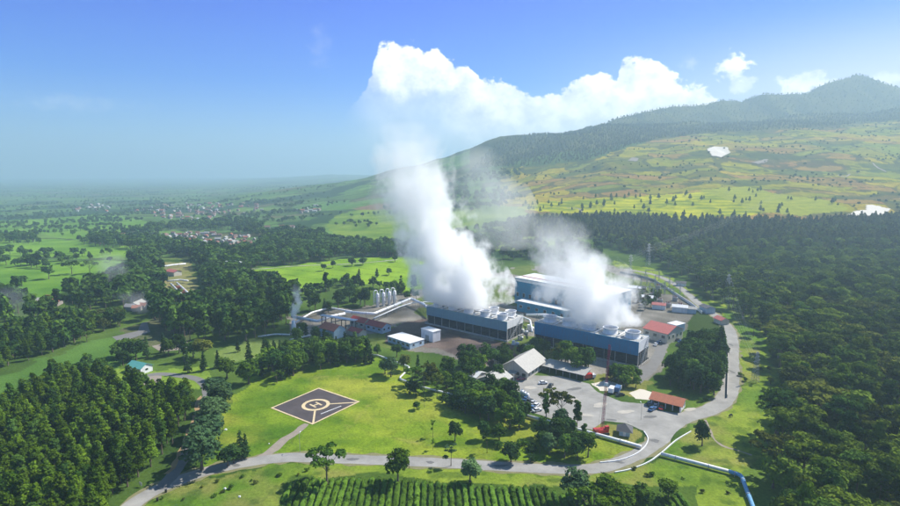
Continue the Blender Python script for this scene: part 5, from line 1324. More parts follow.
# four separator tanks with goose neck pipes
def separators():
    first = None
    labs = ['leftmost of the four tall white separator tanks', 'second from the left of the four tall white separator tanks', 'third from the left of the four tall white separator tanks', 'rightmost of the four tall white separator tanks']
    for i, (px, py) in enumerate([(377.5, 307), (383.5, 306), (389.3, 305), (394.6, 304)]):
        p = gp(px, py)
        if first is None:
            r = empty('separator_tank', p, 0); 
            m = MB(); m.lathe([(.9, 0), (1.0, .3), (1.0, 1.2), (1.35, 1.6), (1.35, 9.5), (1.1, 10.3), (.4, 10.8)], n=20); m.build('vessel', M['white'], r, smooth=True)
            m = MB(); m.tube([(0, 0, 10.6), (0, 0, 11.8), (-.4, -.3, 12.5), (-1.2, -.8, 12.8), (-2.0, -1.3, 12.5), (-2.3, -1.5, 11.8), (-2.3, -1.5, 2)], .42, 12); m.build('elbow_pipe', M['pipe'], r, smooth=True)
            m = MB()
            for z in (4, 7.5): m.lathe([(1.36, 0), (1.95, 0), (1.95, .1), (1.36, .1)], (0, 0, z), 16, cap=False)
            m.build('platform', M['steel'], r)
            m = MB(); m.bar((1.45, .2, 0), (1.45, .2, 10), .07); m.bar((1.45, -.2, 0), (1.45, -.2, 10), .07)
            for k in range(20): m.bar((1.45, -.2, .5*k), (1.45, .2, .5*k), .05)
            m.build('ladder', M['steel'], r)
            MB().lathe([(1.7, 0), (1.7, .4)], n=12).build('plinth', M['concrete'], r)
            first = r
        else: r = copy_tree(first); r.location = p
        tag(r, labs[i], 'separator tank')
separators()
def stack_():
    p = gp(294, 334); r = empty('vent_stack', p, 0, 'short white vent stack letting off steam left of the brick red roof', 'vent stack')
    MB().lathe([(1.5, 0), (1.5, 6), (1.1, 6.6), (1.1, 8.5)], n=18).build('silencer', M['white'], r, smooth=True); MB().lathe([(1.9, 0), (1.9, .3)], n=14).build('plinth', M['concrete'], r)
    MB().tube([(1.4, 0, 2), (3.5, 0, 2), (3.5, 0, 4.5)], .4, 10).build('inlet_pipe', M['pipe'], r, smooth=True)
stack_()
# left well pad with white pipes
pipe('steam_pipeline', [(160, 270), (172, 268), (186, 266.5)], 1.0, 'pipe', 'upper white pipe on the well pad among the trees at the left', z=3)
pipe('steam_pipeline', [(167, 284), (180, 282.5), (188, 283.5)], .8, 'pipe', 'white cross pipe in the middle of the left well pad', z=2.5)
pipe('steam_pipeline', [(171, 286), (182, 297), (197, 306)], .8, 'pipe', 'nearer of two parallel white pipes descending from the left well pad', z=2)
pipe('steam_pipeline', [(177, 285), (188, 295), (203, 302)], .8, 'pipe', 'farther of two parallel white pipes descending from the left well pad', z=2)
for i, (px, py) in enumerate([(178, 289), (184, 293), (190, 297)]):
    r = empty('well_unit', gp(px, py), R(35), ['topmost rust red well unit between the two parallel pipes', 'middle rust red well unit between the two parallel pipes', 'lowest rust red well unit between the two parallel pipes'][i], 'well unit')
    B(-2.2, 2.2, -1.2, 1.2, 0, 1.8).build('skid', M['roof_brick'], r); MB().tube([(-1.6, 0, 2.3), (1.6, 0, 2.3)], .55, 10).build('drum', M['roof_brick'], r, smooth=True)
hall(gp(166, 275), gp(174, 276.5), 8, 4, 'wall_cream', 'roof_pink', 'well_shed', 'small pale shed on the well pad among the trees at the left', 'shed', roof_h=1.5)
hall(gp(226, 270), gp(234, 272), 9, 9, 'white', 'roof_white', 'tall_house', 'tall white building peeping over the woodland behind the mid field', 'building', flat=True, wins=2)
# ---- lattice towers and wires
def lattice(m, h, w0, w1, n, sec=.1):
    cs = [(-1, -1), (1, -1), (1, 1), (-1, 1)]
    for i in range(n):
        z0, z1 = h*i/n, h*(i+1)/n; a = w0+(w1-w0)*i/n; b = w0+(w1-w0)*(i+1)/n
        for k in range(4):
            p = cs[k]; q = cs[(k+1) % 4]
            m.bar((p[0]*a, p[1]*a, z0), (p[0]*b, p[1]*b, z1), sec)
            m.bar((p[0]*a, p[1]*a, z0), (q[0]*b, q[1]*b, z1), sec*.6); m.bar((q[0]*a, q[1]*a, z0), (p[0]*b, p[1]*b, z1), sec*.6)
            m.bar((p[0]*b, p[1]*b, z1), (q[0]*b, q[1]*b, z1), sec*.6)
def pylons():
    spots = [((755, 382), 15, 'grey lattice pylon on the grass right of the white road'), ((727, 302), 22, 'grey lattice pylon in front of the forest beyond the small guard house'), ((648, 266), 24, 'lattice pylon at the edge of the far plantation'), ((630, 275), 20, 'lattice pylon above the switchyard beside the steam')]
    first = None; tops = []
    for (px, h, lab) in spots:
        p = gp(*px)
        if first is None:
            r = empty('pylon', p, R(30)); m = MB(); lattice(m, 22, 2.0, .45, 9, .13); m.build('lattice_mast', M['steel'], r)
            for z, w in ((15.5, 4.2), (18.2, 3.4), (20.8, 2.6)):
                m = MB(); m.bar((-w, 0, z), (w, 0, z), .16); m.bar((-w, 0, z), (0, 0, z+1.2), .1); m.bar((w, 0, z), (0, 0, z+1.2), .1); ar = m.build('crossarm', M['steel'], r)
                for s in (-1, 1): MB().tube([(s*w, 0, z), (s*w, 0, z-.9)], .1, 6).build('insulator', M['glass'], ar)
            first = r
        else: r = copy_tree(first); r.location = p
        s = h/22; r.scale = (s, s, s); tag(r, lab, 'pylon')
        tops.append((p, s))
    def top(i, w, z):
        p, s = tops[i]; return p+Vector((w*math.cos(R(30)), w*math.sin(R(30)), z-.9))*s
    k = 0
    names = ['upper', 'middle', 'lower']
    for a, b, end, lab in [(0, 1, None, 'wires strung between the two pylons on the grass by the forest'), (1, 2, None, 'wires strung from the forest edge pylon to the far plantation pylon'), (2, 3, None, 'wires strung between the two far pylons'), (2, None, Vector((560, 900, 70)), 'wires strung from the far pylon over the plantation to the right')]:
        m = MB()
        for z, w in ((15.5, 4.2), (18.2, 3.4), (20.8, 2.6)):
            for s in (-1, 1):
                A = top(a, s*w, z); Bq = top(b, s*w, z) if b is not None else end+Vector((s*w, 0, z-15))
                n = 14; pts = []
                for i in range(n+1):
                    t = i/n; q = A.lerp(Bq, t); q.z -= (Bq-A).length*.035*4*t*(1-t)*.5; pts.append(q)
                m.tube(pts, .018, 4)
        o = m.build('power_line', M['steel']); tag(o, lab, 'power line')
pylons()
# ---- switchyard
def switchyard():
    rd = random.Random(21); first = {}
    def transformer(p, rz, lab):
        if 't' not in first:
            r = empty('transformer', p, rz); B(-1.8, 1.8, -1.1, 1.1, .3, 3).build('tank', M['steel'], r); 
            m = MB()
            for k in range(8): m.box(-1.7+k*.45, -1.5+k*.45, -1.8, -1.11, .6, 2.7)
            m.build('radiator', M['steel'], r)
            for x in (-1, 0, 1): MB().lathe([(.2, 0), (.3, .3), (.18, .6), (.28, .9), (.1, 1.5)], (x, 0, 3), 8).build('bushing', M['roof_brick'], r)
            MB().tube([(-1.3, .7, 3.5), (1.3, .7, 3.5)], .35, 10).build('conservator', M['steel'], r); B(-2.2, 2.2, -2, 1.5, 0, .3).build('plinth', M['concrete'], r)
            first['t'] = r
        else: r = copy_tree(first['t']); r.location = p; r.rotation_euler.z = rz
        tag(r, lab, 'transformer', 'transformers in the switchyard')
    def gantry(p, rz, lab):
        if 'g' not in first:
            r = empty('gantry', p, rz)
            for x in (-6, 6):
                m = MB(); lattice(m, 9, .6, .35, 6, .1); o = m.build('leg', M['steel'], r); o.location = (x, 0, 0)
            m = MB(); m.bar((-6, -.3, 9), (6, -.3, 9), .15); m.bar((-6, .3, 9), (6, .3, 9), .15); m.bar((-6, 0, 9.6), (6, 0, 9.6), .15)
            for k in range(12): m.bar((-6+k, -.3, 9), (-5.5+k, 0, 9.6), .07); m.bar((-5.5+k, 0, 9.6), (-5+k, .3, 9), .07)
            m.build('beam', M['steel'], r)
            for x in (-3.5, 0, 3.5): MB().tube([(x, 0, 9), (x, 0, 7.7)], .12, 6).build('insulator', M['roof_brick'], r)
            first['g'] = r
        else: r = copy_tree(first['g']); r.location = p; r.rotation_euler.z = rz
        tag(r, lab, 'gantry', 'steel gantries in the switchyard')
    for i, (px, py) in enumerate([(640, 284), (648, 289), (657, 294), (665, 300), (652, 280), (662, 286), (672, 293), (645, 298)]):
        gantry(gp(px, py), R(-28), 'steel portal gantry in the crowded switchyard behind the right tower')
    for i, (px, py) in enumerate([(644, 291), (652, 297), (660, 303), (668, 307), (675, 301), (637, 291), (658, 289), (680, 308)]):
        transformer(gp(px, py), R(-28), 'grey transformer in the crowded switchyard behind the right tower')
    for i, (px, py, w, d, h, wm, rm) in enumerate([(640, 302, 9, 6, 4, 'wall_cream', 'roof_white'), (672, 312, 10, 6, 4, 'white', 'roof_white'), (684, 313, 8, 5, 3.5, 'wall_blue', 'roof_grey'), (652, 309, 9, 5, 3.5, 'white', 'roof_pink'), (628, 292, 10, 6, 4, 'wall_cream', 'roof_white'), (676, 286, 8, 5, 3, 'white', 'roof_dark')]):
        A = gp(px, py); an = R(-25); Bq = A+Vector((w*math.cos(an), w*math.sin(an), 0))
        hall(A, Bq, d, h, wm, rm, 'control_building', ['cream control building at the left side of the switchyard', 'white roofed control building nearest the grove', 'grey roofed control building at the right corner of the switchyard', 'pale control building with faded red roof in the middle of the switchyard', 'cream building with white roof beside the steam at the switchyard', 'small dark roofed building at the far fence of the switchyard'][i], 'building', roof_h=1.2)
    # equipment on the yards between the two towers
    for i, (px, py, w, h, mt) in enumerate([(515, 345, 4, 2.5, 'white'), (520, 340, 3, 3, 'steel'), (524, 334, 5, 3, 'pipe'), (527, 348, 3, 2, 'concrete'), (530, 331, 4, 4, 'white'), (519, 350, 3, 1.6, 'red'), (538, 329, 5, 3.5, 'wall_blue'), (551, 331, 5, 3, 'white')]):
        r = empty('pump_skid', gp(px, py), R(-20), ['white pump skid nearest the end of the left tower', 'steel pump skid behind the white one by the left tower', 'wide pale pump skid halfway up the gap between the towers', 'low concrete pump skid in the gap near the trees', 'tall white pump skid at the far end of the gap', 'red pump skid at the near end of the gap', 'pale blue pump skid behind the left end of the right tower', 'white pump skid behind the right tower'][i], 'pump skid')
        B(-w/2, w/2, -1.2, 1.2, 0, .4).build('base', M['concrete'], r); B(-w/2+.3, -.1, -.8, .8, .402, h).build('motor', M[mt], r); MB().tube([(.3, 0, h*.45), (w/2+.4, 0, h*.45)], h*.3, 10).build('pump', M[mt], r, smooth=True); MB().tube([(w/4, 0, h*.5), (w/4, 0, h+.6)], .25, 8).build('outlet_pipe', M['pipe'], r)
switchyard()
# ================================================================== kerbs, vehicles, crane, villages
def wall_strip(name, pts, w, h, mat, label, cat, group=None):
    P = smooth_path(gps(pts), 1.5); vs = []; fs = []; n = len(P)
    for i, q in enumerate(P):
        t = P[min(i+1, n-1)]-P[max(i-1, 0)]; t.z = 0; t.normalize(); s = Vector((t.y, -t.x, 0))*w/2; z = float(hgt(q.x, q.y))
        for sg, zz in ((-1, -.1), (-1, h), (1, h), (1, -.1)): v = q+s*sg; vs.append((v.x, v.y, z+zz))
    for i in range(n-1):
        for k in range(3): a = i*4+k; fs.append((a, a+1, a+5, a+4))
    fs += [(0, 3, 2, 1), tuple((n-1)*4+k for k in range(4))]
    m = MB(); m.add(vs, fs); o = m.build(name, mat); return tag(o, label, cat, group)
wall_strip('kerb_wall', [(691, 432), (676, 441), (662, 453), (648, 463), (630, 470), (615, 473)], .35, .45, M['white'], 'white kerb wall along the outside of the road bend', 'kerb wall')
wall_strip('kerb_wall', [(644, 432), (648, 439), (645, 447), (635, 455), (618, 461), (600, 463)], .3, .4, M['white'], 'white kerb wall round the inside of the road bend', 'kerb wall')
wall_strip('kerb_wall', [(727, 398), (727.5, 380), (728, 360), (727, 345)], .25, 1.6, M['concrete'], 'grey boundary wall along the left side of the road past the grove', 'wall')
wall_strip('kerb_wall', [(668, 290), (680, 298), (692, 306), (702, 314)], .3, 2.0, M['white'], 'pale boundary wall at the right side of the switchyard', 'wall')
wall_strip('kerb_wall', [(620, 273), (650, 280), (668, 290)], .3, 2.0, M['concrete'], 'grey boundary wall behind the switchyard', 'wall')
# ---- cars
def car_proto(kind):
    r = empty('parked_car' if kind == 'car' else 'parked_truck', (0, 0, 0))
    if kind == 'car':
        prof = [(-2.1, .35), (-2.15, .8), (-1.9, .95), (-1.0, 1.0), (1.0, 1.0), (1.95, .9), (2.15, .75), (2.1, .35)]
        m = MB(); n = len(prof); vs = [(x, -.85, z) for x, z in prof]+[(x, .85, z) for x, z in prof]
        m.add(vs, [(i, (i+1) % n, (i+1) % n+n, i+n) for i in range(n)]+[tuple(range(n))[::-1], tuple(range(n, 2*n))]); m.build('body', None, r)
        c = [(-1.5, -.8, 1.0), (1.1, -.8, 1.0), (1.1, .8, 1.0), (-1.5, .8, 1.0), (-1.2, -.65, 1.5), (.4, -.65, 1.5), (.4, .65, 1.5), (-1.2, .65, 1.5)]
        MB().add(c, [(4, 5, 6, 7), (0, 1, 5, 4), (1, 2, 6, 5), (2, 3, 7, 6), (3, 0, 4, 7)]).build('window_glass', M['glass'], r)
        B(-1.15, .35, -.62, .62, 1.502, 1.56).build('roof_panel', None, r)
    else:
        B(-3, 1.0, -1.1, 1.1, .8, 2.9).build('cargo_box', None, r); B(-3, 2.8, -.9, .9, .5, .798).build('chassis', M['tyre'], r)
        B(1.15, 2.9, -1.05, 1.05, .8, 2.2).build('cab', M['white'], r); B(2.91, 2.95, -.9, .9, 1.4, 2.0).build('windscreen', M['glass'], r)
    for x in ((-1.35, 1.35) if kind == 'car' else (-2, 2)):
        for y in (-.86, .86):
            MB().tube([(x, y-.1, .34), (x, y+.1, .34)], .34, 12).build('wheel', M['tyre'], r)
    return r
CARC = {'white': (.75, .76, .78), 'red': (.45, .03, .03), 'dark': (.04, .045, .05), 'blue': (.06, .14, .3), 'silver': (.45, .46, .48), 'maroon': (.25, .02, .08)}
for k, c in CARC.items(): M['car_'+k] = surf_mat(k+' car paint', c, .25, var=.04, spec=.6)
_cp = {}
def car(px, py, deg, colour, label, kind='car', group=None):
    key = (kind, colour)
    if key not in _cp:
        r = car_proto(kind)
        for ch in r.children:
            if not ch.data.materials: ch.data.materials.append(M['car_'+colour])
        _cp[key] = r
    else: r = copy_tree(_cp[key])
    r.location = gp(px, py)+Vector((0, 0, .05)); r.rotation_euler.z = R(deg); return tag(r, label, 'truck' if kind == 'truck' else 'car', group)
car(521, 380, 20, 'maroon', 'dark red car parked in front of the office hall')
car(550.5, 386.5, 65, 'dark', 'dark car standing alone in the middle of the yard')
car(543, 384, 10, 'white', 'white car in the yard beside the lone dark one')
car(655.5, 407, 60, 'white', 'white car half under the orange red carport')
car(661.5, 409, 60, 'red', 'red car standing just outside the orange red carport')
car(649, 405, 60, 'dark', 'dark car at the left corner of the carport')
car(652, 410.5, 40, 'blue', 'blue car in front of the left end of the carport')
car(589.5, 379, 20, 'red', 'small red truck at the right end of the long open shed', 'truck')
car(612, 392.5, 60, 'white', 'white box truck on the pale rubble beside the crane', 'truck')
car(618, 391.5, 60, 'blue', 'blue box truck right of the white one on the rubble', 'truck')
car(620, 396, 20, 'dark', 'dark car in front of the two box trucks')
for i, (px, py, c) in enumerate([(526, 400, 'blue'), (529.5, 402, 'dark'), (533, 404, 'silver'), (536.5, 406.5, 'white'), (528, 406, 'dark'), (533, 409, 'blue')]):
    car(px, py, 55, c, [('blue car at the left end of the upper row at the yard edge'), 'dark car second in the upper row at the front edge of the yard', 'silver car third in the upper row at the front edge of the yard', 'white car at the right end of the upper row at the yard edge', 'dark car at the left of the lower pair by the yard trees', 'blue car at the right of the lower pair by the yard trees'][i])
car(537, 411.5, 30, 'white', 'white car nearest the three tall thin trees')
for i, (px, py, c) in enumerate([(655.5, 345.5, 'white'), (657.8, 343.6, 'blue'), (660, 341.8, 'white'), (662.3, 340, 'dark'), (664.5, 338.4, 'blue'), (666.5, 336.8, 'white')]):
    car(px, py, 60, c, ['white car at the near end of the row by the red roofed warehouse', 'blue car next to the nearest white one by the warehouse', 'white car third in the row by the warehouse', 'dark car fourth in the row by the warehouse', 'blue car fifth in the row by the warehouse', 'white car at the far end of the row by the warehouse'][i])
for i, (px, py, c) in enumerate([(678, 341, 'dark'), (681, 342.5, 'blue'), (684, 344, 'dark'), (679, 346, 'dark'), (683, 348, 'silver'), (676, 337.5, 'white')]):
    car(px, py, 20, c, ['dark car in the upper row beside the grove', 'blue car in the middle of the upper row beside the grove', 'dark car at the right end of the row beside the grove', 'dark car in the lower row beside the grove', 'silver car in the lower row beside the grove', 'white car farthest from the camera beside the grove'][i])
# tanks standing on the front edge of the yard
for i, (px, py) in enumerate([(522, 396), (524.5, 397.5), (527, 399)]):
    r = empty('water_tank', gp(px, py), 0, ['leftmost white water tank by the yard edge', 'middle white water tank by the yard edge', 'right white water tank by the yard edge'][i], 'water tank')
    MB().lathe([(1, 0), (1, 2.3), (.6, 2.7), (.2, 2.8)], n=16).build('tank', M['white'], r, smooth=True); MB().lathe([(.3, 0), (.3, .2)], (0, 0, 2.75), 10).build('lid', M['car_blue'], r)
# ---- red crane with a tall lattice boom
def crane():
    p = gp(602, 434); r = empty('boom_crane', p, R(15), 'red crane with a very tall thin lattice boom at the front of the yard', 'crane')
    B(-2.2, 2.2, -1.2, 1.2, .9, 2.2).build('body', M['red'], r); B(.9, 2.4, -1.1, -.1, 2.21, 3.3).build('cab', M['red'], r); B(2.41, 2.45, -1, -.2, 2.5, 3.1).build('cab_window', M['glass'], r)
    for y in (-1.7, 1.3):
        m = MB(); q = [(-2.4, .45), (-2.1, 0), (2.1, 0), (2.4, .45), (2.1, .9), (-2.1, .9)]
        m.add([(x, y, z) for x, z in q]+[(x, y+.45, z) for x, z in q], [(i, (i+1) % 6, (i+1) % 6+6, i+6) for i in range(6)]+[tuple(range(6))[::-1], tuple(range(6, 12))]); m.build('track', M['tyre'], r)
    m = MB(); lattice(m, 33, .42, .32, 26, .07); b = m.build('boom', M['car_maroon'], r); b.location = (0, 0, 2.2); b.rotation_euler = (R(-2), R(4), 0)
    m = MB(); m.box(-.6, .6, -.5, .5, 17, 18.2); m.build('boom_box', M['white'], b)
    m = MB(); m.bar((-2, 0, 2.3), (2.2, -.4, 34.8), .05); m.build('stay_cable', M['steel'], r)
    B(-3.4, -2.21, -1.1, 1.1, 1.0, 2.4).build('counterweight', M['red'], r)
crane()
# ---- lamp posts along the roads
def lamps():
    first = None
    spots = [((641, 420), 'lamp post at the inner corner of the road fork'), ((300, 452.5), 'lamp post on the lawn side of the road below the helipad'), ((586, 455), 'lamp post at the road below the yard clump'), ((727.5, 372), 'lamp post beside the boundary wall of the grove'), ((594, 389), 'lamp post at the edge of the yard near the open shed'), ((505, 391), 'lamp post in front of the office annex')]
    for px, lab in spots:
        if first is None:
            r = empty('street_lamp', gp(*px), 0); MB().tube([(0, 0, 0), (0, 0, 6.5), (0, .4, 7), (0, 1.2, 7.2)], .07, 8).build('post', M['steel'], r); B(-.15, .15, 1.1, 1.8, 7.12, 7.25).build('lamp_head', M['white'], r); first = r
        else: r = copy_tree(first); r.location = gp(*px)
        tag(r, lab, 'street lamp')
lamps()
# white stones and markers by the road at the lower left
for i, (px, py, s, lab) in enumerate([(225, 489, .5, 'white stone lying on the rough grass, upper one of two'), (239.5, 497, .5, 'white stone on the rough grass, lower one of two'), (225.5, 430, .7, 'pale boulder near the avenue on the lawn'), (269, 444, .35, 'small white stone beside the gravel track')]):
    rd = random.Random(i); m = MB(); vs = []; 
    for a in range(6):
        q = a*math.pi/3; vs.append((s*math.cos(q)*rd.uniform(.8, 1.2), s*math.sin(q)*rd.uniform(.6, 1.0), -.05))
    for a in range(6):
        q = a*math.pi/3; vs.append((s*.7*math.cos(q)*rd.uniform(.8, 1.2), s*.7*math.sin(q)*rd.uniform(.6, 1), s*rd.uniform(.5, .8)))
    m.add(vs, [(k, (k+1) % 6, (k+1) % 6+6, k+6) for k in range(6)]+[tuple(range(6, 12))]); o = m.build('stone', M['white']); o.location = gp(px, py); tag(o, lab, 'stone')
for i, (px, py, lab) in enumerate([(141, 487, 'white notice board beside the road at the lower left corner')]):
    r = empty('notice_board', gp(px, py), R(-25), lab, 'sign'); B(-.05, .05, -.05, .05, 0, 1.2).build('post', M['steel'], r); B(-.7, .7, -.09, -.052, .7, 1.7).build('board', M['white'], r)
for i, (px, py, lab) in enumerate([(166, 492.5, 'small black barrel at the lower edge of the road'), (157.5, 501, 'second small black barrel at the bottom end of the road')]):
    o = MB().lathe([(.3, 0), (.34, .3), (.34, .7), (.3, 1.0)], n=12).build('barrel', M['tyre'], smooth=True); o.location = gp(px, py); tag(o, lab, 'barrel')
# a dark cow grazing on the rough strip
def cow():
    p = gp(731, 417); me = bpy.data.meshes.new('cow'); 
    V = [(0, 0, 1.05), (.55, 0, 1.1), (.85, 0, 1.0), (1.15, 0, .55), (1.35, 0, .3), (-.6, 0, 1.1), (-.75, 0, .9), (-.8, 0, .4),
         (.5, .22, .7), (.52, .24, .35), (.5, .24, 0), (.5, -.22, .7), (.52, -.24, .35), (.5, -.24, 0), (-.55, .24, .7), (-.65, .25, .4), (-.58, .25, 0), (-.55, -.24, .7), (-.65, -.25, .4), (-.58, -.25, 0)]
    E_ = [(0, 1), (1, 2), (2, 3), (3, 4), (0, 5), (5, 6), (6, 7), (1, 8), (8, 9), (9, 10), (1, 11), (11, 12), (12, 13), (5, 14), (14, 15), (15, 16), (5, 17), (17, 18), (18, 19)]
    me.from_pydata(V, E_, []); o = bpy.data.objects.new('cow', me); C.objects.link(o)
    md = o.modifiers.new('skin', 'SKIN'); o.modifiers.new('sub', 'SUBSURF').levels = 1
    rad = [.36, .34, .2, .15, .1, .33, .06, .03]+[.14, .08, .06]*4
    for v, r_ in zip(me.skin_vertices[0].data, rad): v.radius = (r_, r_)
    me.skin_vertices[0].data[0].use_root = True
    me.materials.append(M['tyre']); o.location = p; o.rotation_euler.z = R(200); tag(o, 'dark cow grazing on the rough grass right of the road', 'cow')
try: cow()
except Exception as e: print('cow', e)
# ---- villages far down the valley
def villages():
    rd = random.Random(31); prot = []
    for wm, rm in [('village_wall', 'village_red'), ('village_wall', 'village_brown'), ('village_wall', 'village_zinc'), ('village_wall', 'roof_brick'), ('wall_cream', 'roof_grey'), ('village_wall', 'village_brown')]:
        m = MB(); gable_wall(m, -5, 5, -3.5, 3.5, -1.5, 4.2, 2.2, 'x', M[wm]); n0 = len(m.f)
        m2 = MB(); gable_roof(m2, -5, 5, -3.5, 3.5, 4.2, 2.2, .6); m.add(m2.v, m2.f, M[rm])
        o = m.build('village_house'); me = o.data; bpy.data.objects.remove(o); prot.append(me)
    def put(poly, n, lab, grp, sc=(.8, 1.4)):
        xs = [p[0] for p in poly]; ys = [p[1] for p in poly]; k = 0; tries = 0
        while k < n and tries < n*30:
            tries += 1; a, b = rd.uniform(min(xs), max(xs)), rd.uniform(min(ys), max(ys))
            if not inpoly([a], [b], poly)[0]: continue
            p = gp(a, b); o = bpy.data.objects.new('village_house', rd.choice(prot)); C.objects.link(o); o.location = p; s = rd.uniform(*sc)
            o.scale = (s*rd.uniform(.8, 1.3), s, s); o.rotation_euler.z = R(rd.choice((0, 90))+rd.uniform(-20, 20)); tag(o, lab, 'house', grp); k += 1
    put([(160, 234), (195, 232), (225, 235), (255, 238), (252, 247), (232, 249), (200, 243), (165, 240)], 85, 'small house packed in the near valley village behind the woodland', 'houses of the near village', (.5, .8))
    put([(130, 212), (160, 204), (215, 203), (260, 205), (265, 212), (225, 217), (190, 222), (160, 218)], 110, 'tiny house in the middle village spread over the valley', 'houses of the middle village', (.7, 1.1))
    put([(70, 209), (100, 203), (112, 206), (108, 212), (80, 213)], 22, 'tiny house in the hamlet at the upper left of the valley', 'houses of the upper left hamlet', (.7, 1.2))
    put([(295, 211), (318, 206), (322, 211), (300, 214)], 14, 'tiny house in the hamlet below the green ridge', 'houses of the ridge hamlet', (.7, 1.1))
    put([(262, 226), (310, 225), (312, 229), (262, 230)], 9, 'long pale house in the row at the right of the valley village', 'houses of the valley row', (.7, 1.1))
    put([(120, 238), (135, 237), (128, 241)], 4, 'house standing between the dark trees left of the village', 'houses among the dark trees', (1, 1.3))
    put([(30, 298), (60, 294), (60, 306), (35, 312)], 5, 'small house half hidden in the woodland at the far left', 'houses in the left woodland', (.6, .9))
    put([(128, 309), (146, 304), (148, 312), (132, 314)], 4, 'small house in the smoke of the left woodland', 'houses in the smoke', (.6, .9))
villages()
# ================================================================== steam
def steam(name, zs, cx, cy, rx, ry, dens, D, nscale, label, cat='steam', seed=0., rough=.68, amp=4.2, sharp=.5, warp=0.0, step=1.0):
    """a closed billowing hull with a noisy volume; all arguments are lists along the height zs (metres)"""
    z0, z1 = zs[0], zs[-1]; n = 40; k = 28; vs = []; fs = []
    for i in range(n+1):
        z = z0+(z1-z0)*i/n; X, Y, a, b = (float(np.interp(z, zs, q)) for q in (cx, cy, rx, ry)); e = min(1, .25+i/2, .25+(n-i)/3)
        for j in range(k):
            q = 2*math.pi*j/k; c, s = math.cos(q), math.sin(q)
            f = e*(1.12+.3*(float(vnoise(c*1.6+5+seed, s*1.6+z/22, 7))-.5))
            vs.append((X+a*f*c, Y+b*f*s, z))
    for i in range(n):
        for j in range(k): fs.append((i*k+j, i*k+(j+1) % k, (i+1)*k+(j+1) % k, (i+1)*k+j))
    fs += [tuple(range(k))[::-1], tuple(n*k+j for j in range(k))]
    m_ = MB(); m_.add(vs, fs); o = m_.build(name)
    m, nt = newmat(name+' vapour'); out = N(nt, 'ShaderNodeOutputMaterial'); v = N(nt, 'ShaderNodeVolumePrincipled'); nt.links.new(v.outputs[0], out.inputs['Volume'])
    v.inputs['Color'].default_value = (1, 1, 1, 1); v.inputs['Anisotropy'].default_value = .2
    tc = N(nt, 'ShaderNodeTexCoord'); sp = N(nt, 'ShaderNodeSeparateXYZ'); nt.links.new(tc.outputs['Object'], sp.inputs[0])
    def mth(op, a, b=None, c=None):
        nd = N(nt, 'ShaderNodeMath', operation=op)
        for i, q in enumerate((a, b, c)):
            if q is None: continue
            if isinstance(q, (int, float)): nd.inputs[i].default_value = q
            else: nt.links.new(q, nd.inputs[i])
        return nd.outputs[0]
    zn = N(nt, 'ShaderNodeMapRange', clamp=True); zn.inputs[1].default_value = z0; zn.inputs[2].default_value = z1; nt.links.new(sp.outputs['Z'], zn.inputs[0])
    def curve(vals):
        lo, hi = min(vals), max(vals)
        if hi-lo < 1e-6: return None, lo
        f = N(nt, 'ShaderNodeFloatCurve'); c = f.mapping.curves[0]
        pts = [((z-z0)/(z1-z0), (q-lo)/(hi-lo)) for z, q in zip(zs, vals)]
        c.points[0].location = pts[0]; c.points[1].location = pts[-1]
        for p in pts[1:-1]: c.points.new(*p)
        f.mapping.update(); nt.links.new(zn.outputs[0], f.inputs['Value'])
        return mth('MULTIPLY_ADD', f.outputs[0], hi-lo, lo), None
    def cv(vals):
        s, c = curve(vals); return s if s is not None else c
    dx = mth('DIVIDE', mth('SUBTRACT', sp.outputs['X'], cv(cx)), cv(rx)); dy = mth('DIVIDE', mth('SUBTRACT', sp.outputs['Y'], cv(cy)), cv(ry))
    d = mth('SQRT', mth('ADD', mth('MULTIPLY', dx, dx), mth('MULTIPLY', dy, dy)))
    mp = N(nt, 'ShaderNodeMapping'); mp.inputs['Location'].default_value = (seed*3, seed, 0); mp.inputs['Scale'].default_value = (1, 1, .8); nt.links.new(tc.outputs['Object'], mp.inputs[0])
    no = N(nt, 'ShaderNodeTexNoise'); no.inputs['Scale'].default_value = nscale; no.inputs['Detail'].default_value = 8; no.inputs['Roughness'].default_value = rough; no.inputs['Distortion'].default_value = warp
    nt.links.new(mp.outputs[0], no.inputs['Vector'])
    val = mth('ADD', mth('SUBTRACT', 1.0, d), mth('MULTIPLY', mth('SUBTRACT', no.outputs['Fac'], .5), amp))
    sm = N(nt, 'ShaderNodeMapRange', clamp=True, interpolation_type='SMOOTHSTEP'); sm.inputs[1].default_value = .12; sm.inputs[2].default_value = .12+sharp
    nt.links.new(val, sm.inputs[0])
    nt.links.new(mth('MULTIPLY', mth('MULTIPLY', sm.outputs[0], cv(dens)), D), v.inputs['Density'])
    o.data.materials.append(m); o['label'] = label; o['category'] = cat; o['kind'] = 'stuff'
    try: m.cycles.volume_step_rate = step
    except Exception as e: print(e)
    return o
def zrow(row, Y): return CAM_H+Y*math.tan(math.atan((253-row)/FOC)-TILT)
def xcol(px, row, Y):
    b = (253-row)/FOC; return (px-450)/FOC*Y/(CT+b*ST)
def plume(name, Y0s, rows, cols, halfs, rys, dens, *a, **k):
    zs = [zrow(r, y) for r, y in zip(rows, Y0s)]; cx = [xcol(c, r, y) for c, r, y in zip(cols, rows, Y0s)]
    rx = [h*.92/FOC*y for h, y in zip(halfs, Y0s)]; return steam(name, zs, cx, Y0s, rx, rys, dens, *a, **k)
STEP = .5
c1 = local(CT1, AN1, L1/2, 9.5); c2 = local(CT2, AN2, L2/2, 7.5)
print('c1', c1, proj(*c1), 'c2', c2, proj(*c2))
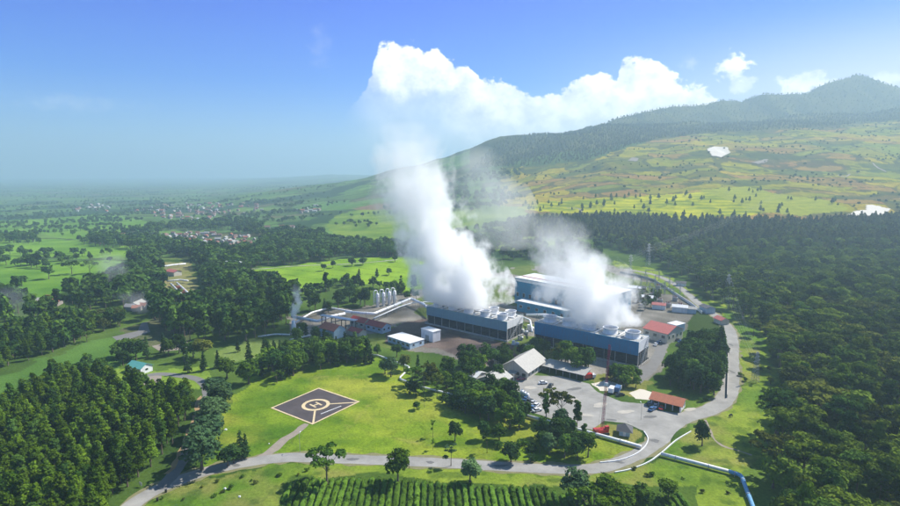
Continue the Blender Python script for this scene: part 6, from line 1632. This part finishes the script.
plume('steam_plume', [345, 345, 350, 356, 362, 368, 372, 376], [308, 292, 262, 230, 200, 170, 145, 118], [476, 466, 452, 436, 420, 414, 412, 410], [48, 52, 54, 54, 50, 46, 40, 34], [17, 20, 24, 26, 26, 25, 24, 22], [.8, 1.4, 1, .75, .5, .3, .14, .01],
      .17, .05, 'tall white steam plume rising from the left cooling tower and leaning left', seed=1.3, step=STEP)
plume('steam_plume', [300, 302, 306, 312, 318, 325], [327, 310, 288, 260, 238, 212], [596, 594, 586, 572, 560, 550], [56, 58, 58, 52, 42, 28], [13, 16, 18, 19, 17, 12], [.8, 1.3, .8, .4, .18, .02],
      .17, .06, 'lower white steam plume drifting over the right cooling tower', seed=4.1, step=STEP)
plume('steam_plume', [410, 412, 418, 424, 430], [250, 230, 200, 172, 145], [508, 503, 496, 488, 478], [34, 44, 44, 34, 24], [22, 26, 28, 26, 20], [.2, .7, .8, .6, .05],
      .022, .03, 'thin torn wisps of steam drifting right of the tall plume', seed=8.2, amp=3.2, step=STEP)
plume('steam_plume', [372, 375, 382, 388], [225, 200, 170, 140], [400, 396, 398, 402], [24, 34, 34, 26], [22, 24, 24, 20], [.2, .8, .8, .05],
      .022, .035, 'faint veil of steam drifting off the left side of the tall plume', seed=2.2, amp=2.8, step=STEP)
q = gp(294, 334)
steam('stack_steam', [8.0, 14, 22, 32], [q.x, q.x+1, q.x+3, q.x+2], [q.y]*4, [1.2, 3.0, 3.6, 2.5], [1.2, 3, 3.5, 2.5], [1, .8, .5, .03], .4, .28, 'small puff of steam from the short white vent stack', seed=3.3, step=STEP)
for (px, py, w, h, d, lab) in [(115, 292, 16, 34, .02, 'thin bluish smoke rising from the woodland at the left'), (142, 314, 13, 16, .025, 'low bluish smoke beside the small houses in the woodland'), (20, 318, 16, 22, .015, 'faint smoke over the trees at the far left edge')]:
    q = gp(px, py); steam('wood_smoke', [.5, h*.3, h*.7, h], [q.x, q.x+1, q.x-3, q.x-8], [q.y]*4, [w*.4, w*.7, w, w], [w*.4, w*.7, w, w], [1, 1, .7, .04], d, .09, lab, 'smoke', seed=px/7., amp=2.6, step=STEP)
